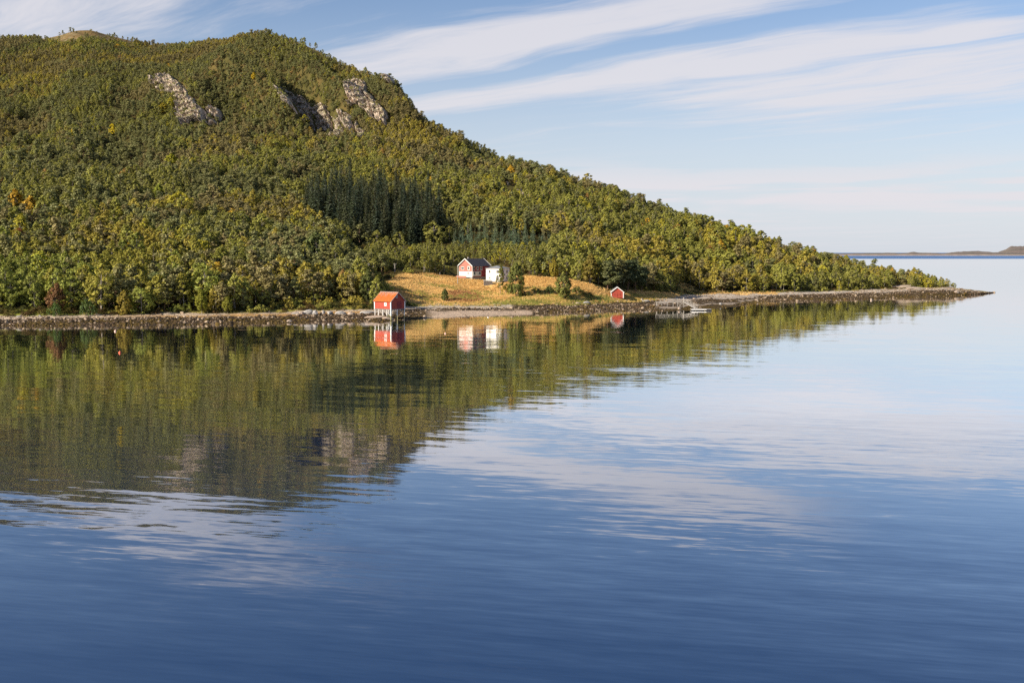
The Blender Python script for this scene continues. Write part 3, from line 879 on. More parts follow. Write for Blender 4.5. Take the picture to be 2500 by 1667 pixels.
# ------------------------------------------------------------------ where the forest stands
PADS = []            # spots kept free of wild growth: u, v, radius in photo pixels along u and v
def scatter():
    rows = []
    sp = 2.65
    gx, gy = np.meshgrid(np.arange(-760, 330, sp), np.arange(285, 1260, sp))
    gx, gy = gx.ravel(), gy.ravel()
    gx = gx + RNG.uniform(-.48, .48, len(gx)) * sp
    gy = gy + RNG.uniform(-.48, .48, len(gy)) * sp
    z = height(gx, gy)
    u, v = uv(gx, gy, z)
    Ys, _ = layers(u)
    ok = (u > -330) & (u < 2330) & (z > 1.0) & (gy > Ys[1] + 1.0) & (gy < Ys[7] + 55)
    gx, gy, z, u, v, Ys = gx[ok], gy[ok], z[ok], u[ok], v[ok], Ys[:, ok]
    n1, n2, n3 = fbm(gx / 30, gy / 30, 3, 61), fbm(gx / 60, gy / 60, 3, 67), fbm(gx / 12, gy / 12, 2, 71)
    wu, wv = (fbm(gx / 9, gy / 9, 2, 51) - .5) * 16, (fbm(gx / 9, gy / 9, 2, 57) - .5) * 6
    keep = np.ones(len(gx), bool)
    for poly in (MEADOW, CLEAR2, VOID):
        keep &= ~inpoly(u + wu * .5, v + wv * .5, poly)
    for _, poly in CLIFFS:
        c = np.mean(poly, 0)
        big = [((p[0] - c[0]) * 1.06 + c[0], (p[1] - c[1]) * 1.04 + c[1]) for p in poly]
        keep &= ~(inpoly(u, v, big) | inpoly(u, v - 7, poly) | inpoly(u, v - 13, poly)) | (RNG.uniform(size=len(gx)) < 0.11)
    moor = inpoly(u, v, MOOR[0]) | inpoly(u, v, MOOR[1])
    keep &= ~(moor & (RNG.uniform(size=len(gx)) < 0.93))
    keep &= ~(inpoly(u, v, SPRUCES) | inpoly(u, v, YOUNG))
    # open shrubby ground behind the shore boulders, left of the meadow
    heath = inpoly(u, v, [(600, 770), (620, 752), (700, 742), (780, 738), (880, 735), (905, 740), (920, 760), (700, 770)])
    heath |= inpoly(u, v, [(905, 742), (900, 700), (922, 668), (985, 652), (1010, 664), (952, 690), (958, 720), (990, 748)])
    keep &= ~((u < 240) & (gy < Ys[1] + 9))
    for uu, vv, ru, rv in PADS:
        keep &= ((u - uu) / ru) ** 2 + ((v - vv) / rv) ** 2 > 1
    gap = fbm(gx / 10, gy / 10, 2, 91)
    up = sstep(gy, 560, 900)
    steep = (height(gx, gy + 4) - height(gx, gy - 4)) / 8 > 0.62
    keep &= (RNG.uniform(size=len(gx)) < np.where(gap > 0.63, 0.25, 0.64 + 0.30 * up)) | (steep & (RNG.uniform(size=len(gx)) < .93))
    # species
    pine_p = np.where(u < 900, np.interp(gy, [340, 395, 440, 520, 650, 800, 1000], [0.12, 0.22, 0.4, 0.55, 0.62, 0.66, 0.72]),
                      np.interp(gy, [300, 500, 600, 700, 850], [0.05, 0.08, 0.22, 0.55, 0.65]))
    crest = sstep(gy, Ys[7] - 70, Ys[7] - 20) * (u > 1050)
    pine_p = np.clip(pine_p + (n1 - .5) * 1.9 + 0.35 * crest, 0.03, 0.95)
    pine_p = np.where((u > 380) & (u < 880) & (gy < 440), np.clip(pine_p + 0.25, 0, .8), pine_p)
    ispine = RNG.uniform(size=len(gx)) < pine_p
    R = RNG.uniform(size=(len(gx), 8))
    order = np.where(keep)[0]
    for i in order:
        kind = 'pine' if ispine[i] else 'birch'
        f = 1.0
        if gy[i] < Ys[1][i] + 5 and R[i, 0] < 0.45 or heath[i]:
            if heath[i] and R[i, 1] < 0.55:
                continue
            kind = 'shrub'
        k = int(R[i, 2] * len(FORMS[kind]))
        near = np.interp(gy[i], [340, 480, 650, 850, 1100], [1.12, 1.00, 0.82, 0.58, 0.45])
        if u[i] > 1450:
            near *= np.interp(u[i], [1450, 1650, 2300], [1, 1.14, 1.14])
        if u[i] > 1900:
            near *= np.interp(u[i], [1900, 2100, 2250, 2330], [0.95, 0.82, 0.6, 0.4])
        s = near * 0.90 * (0.52 + 0.74 * R[i, 3] ** 0.9) * (1.0 if kind != 'pine' else 0.98)
        s *= 0.80 + 0.45 * n3[i]
        if R[i, 4] > .94:
            s *= 1.3
        if 845 < u[i] < 1340 and 600 < v[i] < 672:
            s *= np.interp(v[i], [612, 640, 665], [0.50, 0.64, 0.82])
        if kind == 'shrub':
            s = (0.5 + 0.8 * R[i, 3]) * near
        sw = s * (0.86 + 0.36 * R[i, 4]) * (1.08 if gy[i] > 700 else 1.0)
        # colour of the crown
        w = R[i, 5]
        warm = (n2[i] - .5) * 2.2 + .5 + (R[i, 6] - .5) * 0.42
        if kind == 'birch' or kind == 'shrub':
            base = np.array([0.145, 0.126, 0.024]) if warm > 0.68 else (np.array([0.118, 0.122, 0.026]) if warm > 0.36 else np.array([0.098, 0.100, 0.024]))
            tone = 'olive' if warm > 0.68 else ('green' if warm > 0.36 else 'dark green')
            if u[i] > 2270:
                w = 0
            if w > 0.9965:
                base, tone = np.array([0.20, 0.135, 0.015]), 'golden yellow'
            elif w > 0.962:
                base, tone = np.array([0.165, 0.155, 0.018]), 'bright yellow-green'
            elif w > 0.955:
                base, tone = np.array([0.135, 0.085, 0.025]), 'rusty brown'
        else:
            base = np.array([0.100, 0.088, 0.034]) if warm > 0.6 else (np.array([0.085, 0.090, 0.032]) if warm > 0.35 else np.array([0.080, 0.082, 0.029]))
            tone = 'brownish' if warm > 0.6 else ('grey-green' if warm > 0.35 else 'dark green')
        tint = base * (2.35 + 0.45 * R[i, 7]) * np.array([1.10, 1.04, 0.98] if kind != 'pine' else [1.04, 1.00, 1.04])
        if gy[i] < 430 and u[i] < 500:
            tint = tint * np.array([0.86, 0.95, 0.9])
        rows.append((kind, k, gx[i], gy[i], z[i], s, sw, R[i, 1] * 6.283, tuple(tint), tone, u[i], v[i], gy[i] - Ys[1][i], gy[i] > Ys[7][i] + 6))
    return rows

# ------------------------------------------------------------------ buildings
def frame_at(u, y, z, alpha):
    """front corner of a building; local x runs back to the right, local y back to the left"""
    return (float(x_at(u, y, z)), y, z), math.pi / 2 - math.radians(alpha)
def plank_wall(o, d, n, length, z0, top, w=0.22, t=0.04, s=0, mb=None, seed=1):
    """vertical boards along d from o, facing n; top(s) is the height of the wall's upper edge"""
    mb = mb or MB()
    g = random.Random(seed)
    o, d, n = Vector(o), Vector(d), Vector(n)
    cnt = max(2, round(length / w))
    for i in range(cnt):
        a, b = length * i / cnt + 0.008, length * (i + 1) / cnt - 0.008
        q = t * (0.6 + 0.5 * g.random())
        p = []
        for zz in (0, 1):
            for (s_, k) in ((a, 0), (b, 0), (b, 1), (a, 1)):
                z = z0 if zz == 0 else top(s_)
                v = o + d * s_ - n * (0.06) + n * ((0.06 + q) * (1 - k))
                p.append((v.x, v.y, z))
        mb.hexa(p, s)
    return mb
def lap_wall(o, d, n, length, z0, z1, lim, h=0.20, t=0.05, mb=None):
    """horizontal lapped boards; lim(z) gives the extent along d at height z"""
    mb = mb or MB()
    o, d, n = Vector(o), Vector(d), Vector(n)
    cnt = max(1, round((z1 - z0) / h))
    for i in range(cnt):
        za, zb = z0 + (z1 - z0) * i / cnt, z0 + (z1 - z0) * (i + 1) / cnt - 0.008
        p = []
        for z, off in ((za, t), (zb, t * .45)):
            a, b = lim(min(z, zb))
            for s_, k in ((a, 0), (b, 0), (b, 1), (a, 1)):
                v = o + d * s_ + n * (off if k == 0 else -0.08)
                p.append((v.x, v.y, z))
        mb.hexa(p)
    return mb
def window(par, o, d, n, s0, z0, w, h, mull=1, trim=0.10, fm='white', label=None):
    o, d, n = Vector(o), Vector(d), Vector(n)
    up = Vector((0, 0, 1))
    def slab(mb, a, b, za, zb, f0, f1, s=0):
        p = []
        for z in (za, zb):
            for s_, k in ((a, f1), (b, f1), (b, f0), (a, f0)):
                v = o + d * s_ + n * k
                p.append((v.x, v.y, z))
        mb.hexa(p, s)
    fr = MB()
    slab(fr, s0 - trim, s0 + w + trim, z0 - trim, z0, 0.05, 0.11)
    slab(fr, s0 - trim, s0 + w + trim, z0 + h, z0 + h + trim, 0.05, 0.11)
    slab(fr, s0 - trim, s0, z0, z0 + h, 0.05, 0.108)
    slab(fr, s0 + w, s0 + w + trim, z0, z0 + h, 0.05, 0.108)
    f = fr.build('window', M[fm], par)
    if label:
        f['label'] = label
    for k in range(mull + 1):
        a, b = s0 + w * k / (mull + 1) + 0.03 * (k > 0), s0 + w * (k + 1) / (mull + 1) - 0.03 * (k < mull)
        p = MB()
        slab(p, a, b, z0, z0 + h, 0.052, 0.072)
        p.build('pane', M['glass'], f)
    for k in range(mull):
        mb = MB()
        c = s0 + w * (k + 1) / (mull + 1)
        slab(mb, c - 0.03, c + 0.03, z0, z0 + h, 0.052, 0.10)
        mb.build('mullion', M[fm], f)
    return f
def slope_sheet(mb, e0, e1, r0, r1, t=0.06, s=0):
    """a roof slope from eave e0-e1 to ridge r0-r1 with thickness t"""
    e0, e1, r0, r1 = map(Vector, (e0, e1, r0, r1))
    nn = (e1 - e0).cross(r0 - e0).normalized()
    if nn.z < 0:
        nn = -nn
    mb.hexa([e0, e1, r1, r0, e0 + nn * t, e1 + nn * t, r1 + nn * t, r0 + nn * t], s)
def corrugated(mb, e0, e1, r0, r1, pitch, amp, t=0.03):
    e0, e1, r0, r1 = map(Vector, (e0, e1, r0, r1))
    nn = (e1 - e0).cross(r0 - e0).normalized()
    if nn.z < 0:
        nn = -nn
    n = int((e1 - e0).length / pitch * 4)
    i0 = len(mb.v)
    for k in range(n + 1):
        f = k / n
        h = amp * math.sin(k * math.pi / 2)
        for a, b in ((e0, e1), (r0, r1)):
            mb.v.append(tuple(a + (b - a) * f + nn * (h + t)))
    for k in range(n):
        j = i0 + 2 * k
        mb.f.append((j, j + 2, j + 3, j + 1))
        mb.s.append(0)
EX, EY = (1, 0, 0), (0, 1, 0)
NX, NY = (-1, 0, 0), (0, -1, 0)

def stilt_boathouse():
    loc, rz = frame_at(954.5, 350.0, 0.0, 42)
    K = 1.167
    t = thing('stilt_boathouse', 'red boathouse on white stilts with rusty orange roof at the waterline', 'boathouse', loc, rz)
    t.scale = (K, K, K)
    A, B, z0, z1, za = 4.9, 6.4, 3.05, 5.2, 7.35
    body = MB().box((0.06, 0.06, z0 + .02), (A - .06, B - .06, z1 - .04))
    for y in (0.06, B - 0.06):
        pass
    body.hexa([(0.06, 0.06, z1 - .04), (A - .06, 0.06, z1 - .04), (A - .06, B - .06, z1 - .04), (0.06, B - .06, z1 - .04),
               (A / 2 - .05, 0.06, za - .1), (A / 2 + .05, 0.06, za - .1), (A / 2 + .05, B - .06, za - .1), (A / 2 - .05, B - .06, za - .1)])
    body.build('inner_shell', M['darkred'], t)
    plank_wall((0, B, 0), (0, -1, 0), NX, B, z0, lambda s: z1, 0.24).build('side_wall', M['redwall'], t)
    plank_wall((A, 0, 0), (0, 1, 0), EX, B, z0, lambda s: z1, 0.24).build('side_wall', M['redwall'], t)
    gt = lambda s: z1 + (za - z1) * (1 - abs(s - A / 2) / (A / 2))
    plank_wall((0, 0, 0), EX, NY, A, z0, gt, 0.24).build('gable_wall', M['redwall'], t)
    plank_wall((0, B, 0), EX, EY, A, z0, gt, 0.24).build('gable_wall', M['redwall'], t)
    d = plank_wall((A / 2 - .3, 0, 0), EX, (0, -1.9, 0), 1.6, z0 + .1, lambda s: z0 + 2.0, 0.3).build('door', M['darkred'], t)
    MB().box((A / 2 - .1, -0.20, z0 + .9), (A / 2 - .02, -0.14, z0 + 1.15)).build('handle', M['black'], d)
    ov = 0.32
    dz = (za - z1) / (A / 2) * ov
    L = [(-ov, -ov, z1 - dz), (-ov, B + ov, z1 - dz), (A / 2, -ov, za), (A / 2, B + ov, za)]
    Rr = [(A + ov, -ov, z1 - dz), (A + ov, B + ov, z1 - dz), (A / 2, -ov, za), (A / 2, B + ov, za)]
    for q in (L, Rr):
        mb = MB()
        slope_sheet(mb, q[0], q[1], q[2], q[3], 0.05)
        corrugated(mb, q[0], q[1], q[2], q[3], 0.30, 0.03, 0.075)
        r = mb.build('roof_slope', M['rust'], t)
        g = random.Random(4)
        if q is L:
            e0, e1, r0, r1 = map(Vector, q)
            nn = Vector((-(za - z1), 0, A / 2)).normalized()
            for k in range(15):
                f = (k + 0.5) / 15 + g.uniform(-.01, .01)
                ln = g.uniform(0.16, 0.55)
                top, bot = r0 + (r1 - r0) * f, e0 + (e1 - e0) * f
                low = top + (bot - top) * ln
                yv = Vector((0, 0.075, 0))
                s = MB().hexa([top - yv + nn * .10, top + yv + nn * .10, low + yv * .3 + nn * .10, low - yv * .3 + nn * .10,
                               top - yv + nn * .125, top + yv + nn * .125, low + yv * .3 + nn * .125, low - yv * .3 + nn * .125])
                s.build('worn_seam', M['palezinc'], r)
    MB().box((A / 2 - .12, -ov - .02, za + .10), (A / 2 + .12, B + ov + .02, za + .16)).build('ridge_cap', M['palezinc'], t)
    for sgn in (0, 1):
        for y in (-ov - 0.06, B + ov + .01):
            a = (A / 2, y, za + .02)
            e = (-ov - .02, y, z1 - dz) if sgn == 0 else (A + ov + .02, y, z1 - dz)
            MB().hexa([(e[0], y, e[2] - .10), (a[0], y, a[2] - .10), (a[0], y + .05, a[2] - .10), (e[0], y + .05, e[2] - .10),
                       (e[0], y, e[2] + .12), (a[0], y, a[2] + .12), (a[0], y + .05, a[2] + .12), (e[0], y + .05, e[2] + .12)]).build('bargeboard', M['palezinc'], t)
    for cx, cy in ((0, 0), (A, 0), (0, B), (A, B)):
        MB().box((cx - .13, cy - .13, z0 - .15), (cx + .13, cy + .13, z1 - .12)).build('corner_board', M['white'], t)
    window(t, (0, B, 0), (0, -1, 0), NX, 4.15, z0 + 1.02, 0.42, 0.40, 0, 0.24)
    window(t, (0, 0, 0), EX, NY, A / 2 - 0.62, za - 1.25, 0.40, 0.42, 0, 0.12, 'offwhite')
    MB().box((-.05, -.05, z0 - .22), (A + .05, B + .05, z0 - .01)).build('floor_frame', M['greywood'], t)
    posts = [(0.05, 0.05, 1), (2.4, 0.1, 0), (A - .05, 0.05, 0), (0.05, 1.6, 0), (0.05, 3.2, 0), (2.4, 3.2, 0), (A - .05, 3.2, 0), (0.05, 5.0, 0), (A - .05, 5.0, 0), (0.05, B - .05, 0), (A - .05, B - .05, 0), (0.7, 0.9, 0)]
    mw = Matrix.Translation(loc) @ Matrix.Rotation(rz, 4, 'Z') @ Matrix.Scale(K, 4)
    for px, py, big in posts:
        w = mw @ Vector((px, py, 0))
        g = max(-0.6, float(height(w.x, w.y)) / K - 0.3)
        r = 0.17 if big else 0.10
        split = max(g + .2, 1.25)
        p = MB().bar((px, py, split), (px, py, z0 - .2), r, r, 7).build('stilt', M['white'], t)
        if g < split - .25:
            MB().bar((px, py, g), (px, py, split - .003), r * 1.15, r * 1.1, 7).build('weedy_foot', M['algae'], p)
    for a, b in (((0.05, 1.75, 1.5), (0.05, 0.5, 2.8)), ((0.05, 3.05, 1.2), (0.05, 4.6, 2.8)), ((0.05, 1.5, 1.3), (0.05, 2.9, 2.8)), ((2.4, 0.1, 1.3), (1.0, 0.1, 2.8)), ((A - .1, .1, 1.6), (3.4, .1, 2.8))):
        MB().bar(a, b, 0.07, 0.07, 5).build('brace', M['palewood'], t)
    return t
stilt_boathouse()
PADS.append((948, 765, 46, 22))

def red_house():
    loc, rz = frame_at(1153, 461, 10.55, 41)
    t = thing('red_house', 'two-storey red house with dark roof and white lower gable above the meadow', 'house', loc, rz)
    t.scale = (.925,) * 3
    A, B, z1, za = 11.4, 8.0, 5.5, 8.4
    MB().box((.1, .1, -1.5), (A - .1, B - .1, 0.55)).build('foundation', M['concrete'], t)
    s = MB().box((.12, .12, .5), (A - .12, B - .12, z1 - .05))
    s.hexa([(.12, .12, z1 - .05), (A - .12, .12, z1 - .05), (A - .12, B - .12, z1 - .05), (.12, B - .12, z1 - .05),
            (.12, B / 2 - .05, za - .15), (A - .12, B / 2 - .05, za - .15), (A - .12, B / 2 + .05, za - .15), (.12, B / 2 + .05, za - .15)])
    s.build('inner_shell', M['darkred'], t)
    full = lambda z: (0.06, B - .06)
    tri = lambda z: (0.06, B - .06) if z <= z1 else (B / 2 * (z - z1) / (za - z1) + .02, B - B / 2 * (z - z1) / (za - z1) - .02)
    lap_wall((0, 0, 0), EY, NX, B, 2.95, za - .1, tri).build('upper_gable_wall', M['salmon'], t)['label'] = 'faded salmon boards of the upper gable'
    lap_wall((0, 0, 0), EY, NX, B, 0.55, 2.9, full).build('lower_gable_wall', M['white'], t)['label'] = 'white boards of the lower gable'
    lap_wall((A, 0, 0), EY, EX, B, 0.55, za - .1, tri).build('gable_wall', M['darkred'], t)
    lap_wall((0, 0, 0), EX, NY, A, 0.55, z1, lambda z: (0.06, A - .06)).build('side_wall', M['darkred'], t)
    lap_wall((0, B, 0), EX, EY, A, 0.55, z1, lambda z: (0.06, A - .06)).build('side_wall', M['darkred'], t)
    bay = MB().box((0.3, -0.32, 0.9), (5.4, -0.07, 2.95)).build('veranda_bay', M['offwhite'], t)
    bay['label'] = 'grey-white panelled bay under the upper windows'
    for x in (0.5, 4.0):
        window(t, (x, -0.27, 0), EX, NY, 0, 1.55, 1.1, 1.15, 1, 0.05, 'offwhite')
    for i, x in enumerate((0.55, 2.9, 5.2)):
        window(t, (0, 0, 0), EX, NY, x, 3.55, 1.05, 1.35, 1, 0.12, 'offwhite' if i == 0 else 'white')
    window(t, (0, 0, 0), EY, NX, 1.7, 3.75, 0.75, 1.25, 0, 0.24)
    w = window(t, (0, 0, 0), EY, NX, 5.0, 3.9, 1.5, 0.85, 1, 0.16)
    window(t, (0, 0, 0), EY, NX, 1.6, 1.85, 1.35, 0.5, 1, 0.05)
    ov = .5
    dz = (za - z1) / (B / 2) * ov
    for sg in (0, 1):
        e = (-ov, z1 - dz) if sg == 0 else (B + ov, z1 - dz)
        mb = MB()
        slope_sheet(mb, (-ov, e[0], e[1]), (A + ov, e[0], e[1]), (-ov, B / 2, za), (A + ov, B / 2, za), 0.14)
        r = mb.build('roof_slope', M['darkroof'], t)
        for k in range(1, 9):
            f0, f1 = (k - .04) / 9, (k + .04) / 9
            pts = []
            for f, lift in ((f0, .145), (f1, .145)):
                yy, zz = e[0] + (B / 2 - e[0]) * f, e[1] + (za - e[1]) * f
                pts.append((yy, zz + lift))
            (ya, zza), (yb, zzb) = pts
            MB().hexa([(-ov, ya, zza), (A + ov, ya, zza), (A + ov, yb, zzb), (-ov, yb, zzb), (-ov, ya, zza + .05), (A + ov, ya, zza + .05), (A + ov, yb, zzb + .03), (-ov, yb, zzb + .03)]).build('tile_course', M['darkroof'], r)
        for x in (-ov - .06, A + ov + .01):
            MB().hexa([(x, e[0], e[1] - .14), (x + .05, e[0], e[1] - .14), (x + .05, B / 2, za - .12), (x, B / 2, za - .12),
                       (x, e[0], e[1] + .26), (x + .05, e[0], e[1] + .26), (x + .05, B / 2, za + .26), (x, B / 2, za + .26)]).build('bargeboard', M['white'], t)
    MB().box((-.06, -.06, .6), (.10, .10, z1 - .3)).build('corner_board', M['white'], t)
    MB().box((-.06, B - .10, .6), (.10, B + .06, z1 - .3)).build('corner_board', M['offwhite'], t)
    c = MB().box((2.1, B / 2 + .3, za - 1.0), (2.7, B / 2 + .9, za + .75)).build('chimney', M['concrete'], t)
    MB().box((2.05, B / 2 + .25, za + .753), (2.75, B / 2 + .95, za + .83)).build('chimney_cap', M['greywood'], c)
    dk = MB().box((-2.2, 1.6, 0.05), (-0.15, 7.6, 0.22)).build('terrace', M['greywood'], t)
    plank_wall((-2.2, 1.6, 0), EY, NX, 6.0, 0.15, lambda s: 1.05, 0.3).build('terrace_parapet', M['salmon'], dk)
    for y in (1.8, 3.6, 5.4, 7.4):
        MB().bar((-2.1, y, -1.2), (-2.1, y, .1), .07, .07, 5).build('terrace_post', M['palewood'], dk)
red_house()
PADS.append((1155, 668, 58, 30))

def white_house():
    loc, rz = frame_at(1223, 453, 9.15, 29)
    t = thing('white_house', 'square white two-storey house with grey hipped roof beside the red house', 'house', loc, rz)
    t.scale = (.965,) * 3
    A, B, z1 = 7.0, 7.0, 5.6
    MB().box((.1, .1, -1.5), (A - .1, B - .1, .35)).build('foundation', M['concrete'], t)
    MB().box((.1, .1, .3), (A - .1, B - .1, z1)).build('inner_shell', M['offwhite'], t)
    for o, d, n, l in (((0, 0, 0), EY, NX, B), ((A, 0, 0), EY, EX, B), ((0, 0, 0), EX, NY, A), ((0, B, 0), EX, EY, A)):
        lap_wall(o, d, n, l, .35, z1, lambda z, l=l: (0.04, l - .04), 0.22, 0.04).build('wall', M['white'], t)
    for s, z, w, h in ((5.0, 3.75, .75, 1.1), (1.05, 3.7, 1.05, 1.2), (5.0, 1.25, .5, 1.0), (1.0, 1.2, 1.15, 1.1)):
        window(t, (0, 0, 0), EY, NX, s, z, w, h, 1, 0.12)
    for s, z in ((1.2, 3.7), (4.4, 3.7), (1.2, 1.2), (4.4, 1.2)):
        window(t, (0, 0, 0), EX, NY, s, z, 1.1, 1.2, 1, 0.12)
    ov, zr = .35, z1 + 1.15
    c = [(-ov, -ov, z1 - .02), (A + ov, -ov, z1 - .02), (A + ov, B + ov, z1 - .02), (-ov, B + ov, z1 - .02)]
    r0, r1 = (A * .42, B / 2, zr), (A * .58, B / 2, zr)
    mb = MB()
    i = 0
    mb.v += c + [(x, y, z + .14) for x, y, z in c] + [r0, r1]
    mb.f += [(0, 3, 2, 1), (0, 1, 5, 4), (1, 2, 6, 5), (2, 3, 7, 6), (3, 0, 4, 7), (4, 5, 9, 8), (6, 7, 8, 9), (5, 6, 9), (7, 4, 8)]
    mb.s += [0] * 9
    r = mb.build('roof', M['greyroof'], t)
    MB().box((r0[0] - .2, r0[1] - .08, zr - .02), (r1[0] + .2, r1[1] + .08, zr + .06)).build('ridge_cap', M['concrete'], r)
    for x, y in ((0, 0), (0, B), (A, 0)):
        MB().box((x - .07, y - .07, .36), (x + .07, y + .07, z1 - .03)).build('corner_board', M['white'], t)
white_house()
PADS.append((1216, 680, 42, 34))

def small_boathouse():
    x, y, z = ground_hit(1507, 728)
    t = thing('small_boathouse', 'small red boathouse with white trim and closed double doors on grass', 'boathouse', (x, y, z - .05), math.radians(-3))
    t.scale = (1.14,) * 3
    hw, L, z1, za = 2.05, 5.5, 2.15, 3.75
    s = MB().box((-hw + .06, .06, 0), (hw - .06, L - .06, z1 - .03))
    s.hexa([(-hw + .06, .06, z1 - .03), (hw - .06, .06, z1 - .03), (hw - .06, L - .06, z1 - .03), (-hw + .06, L - .06, z1 - .03), (-.05, .06, za - .1), (.05, .06, za - .1), (.05, L - .06, za - .1), (-.05, L - .06, za - .1)])
    s.build('inner_shell', M['darkred'], t)
    gt = lambda q: z1 + (za - z1) * (1 - abs(q - hw) / hw)
    plank_wall((-hw, 0, 0), EX, NY, 2 * hw, 0.05, gt, .2).build('gable_wall', M['redwall'], t)
    plank_wall((-hw, L, 0), EX, EY, 2 * hw, 0.05, gt, .2).build('gable_wall', M['redwall'], t)
    for x0, n in ((-hw, NX), (hw, EX)):
        plank_wall((x0, 0, 0), EY, n, L, 0.05, lambda q: z1, .25).build('side_wall', M['redwall'], t)
    for k, x0 in enumerate((-1.15, 0.02)):
        d = plank_wall((x0, -0.05, 0), EX, NY, 1.12, .1, lambda q: 1.95, .22, .05).build('door', M['redwall'], t)
        MB().box((-.16 if k == 0 else .08, -.17, .9), (-.09 if k == 0 else .15, -.11, 1.1)).build('handle', M['black'], d)
    for sx in (-.85, .85):
        MB().box((sx - .05, -.18, 1.15), (sx + .05, -.12, 1.45)).build('hinge', M['black'], t)
    ov = .28
    dz = (za - z1) / hw * ov
    for sg in (-1, 1):
        mb = MB()
        slope_sheet(mb, (sg * (hw + ov), -ov, z1 - dz), (sg * (hw + ov), L + ov, z1 - dz), (0, -ov, za), (0, L + ov, za), .07)
        corrugated(mb, (sg * (hw + ov), -ov, z1 - dz), (sg * (hw + ov), L + ov, z1 - dz), (0, -ov, za), (0, L + ov, za), .4, .03, .085)
        mb.build('roof_slope', M['greyroof'], t)
        for yy in (-ov - .07, L + ov + .01):
            e = (sg * (hw + ov + .02), z1 - dz)
            MB().hexa([(e[0], yy, e[1] - .16), (0, yy, za - .14), (0, yy + .06, za - .14), (e[0], yy + .06, e[1] - .16), (e[0], yy, e[1] + .12), (0, yy, za + .16), (0, yy + .06, za + .16), (e[0], yy + .06, e[1] + .12)]).build('bargeboard', M['white'], t)
        MB().box((sg * hw - .13, -.14, 0.0), (sg * hw + .13, .12, z1 - .15)).build('corner_board', M['white'], t)
    for k, (ox, oy, w) in enumerate(((-2.1, -.9, 1.3), (2.9, -.5, 1.2))):
        gx, gy = x + ox * 1.14, y + oy * 1.14
        p = MB().box((-w / 2, -.25, -.25), (w / 2, .3, .12)).build('stone_slab', M['greyrock'])
        p.location = (gx, gy, float(height(gx, gy)))
        tag(p, ('pale doorstep slab at the white corner of the small boathouse, on its house side', 'pale slab lying off the pier-side corner of the small boathouse')[k], 'slab')
small_boathouse()
PADS.append((1507, 716, 34, 24))

def wood_shed():
    x, y, z = ground_hit(1192, 697)
    t = thing('plank_shed', 'low weathered grey plank shed with pale top below the white house', 'shed', (x, y, z - .1), math.radians(8))
    MB().box((-1.65, .05, 0), (1.65, 1.9, 1.65)).build('inner_shell', M['greywood'], t)
    for i in range(12):
        a = -1.75 + i * .29
        MB().box((a, -.02 - .02 * (i % 3), -.1), (a + .26, .045, 1.72 + .05 * ((i * 7) % 3))).build('plank', M['greywood'], t)
    for i in range(5):
        MB().hexa([(-1.8, -.15 + i * .44, 1.80 + .05 * i), (1.5, -.15 + i * .44, 1.86 + .05 * i), (1.5, .25 + i * .44, 1.92 + .05 * i), (-1.8, .25 + i * .44, 1.86 + .05 * i),
                   (-1.8, -.15 + i * .44, 1.90 + .05 * i), (1.5, -.15 + i * .44, 1.96 + .05 * i), (1.5, .25 + i * .44, 2.02 + .05 * i), (-1.8, .25 + i * .44, 1.96 + .05 * i)]).build('roof_board', M['palewood'], t)
wood_shed()
PADS.append((1192, 692, 18, 14))

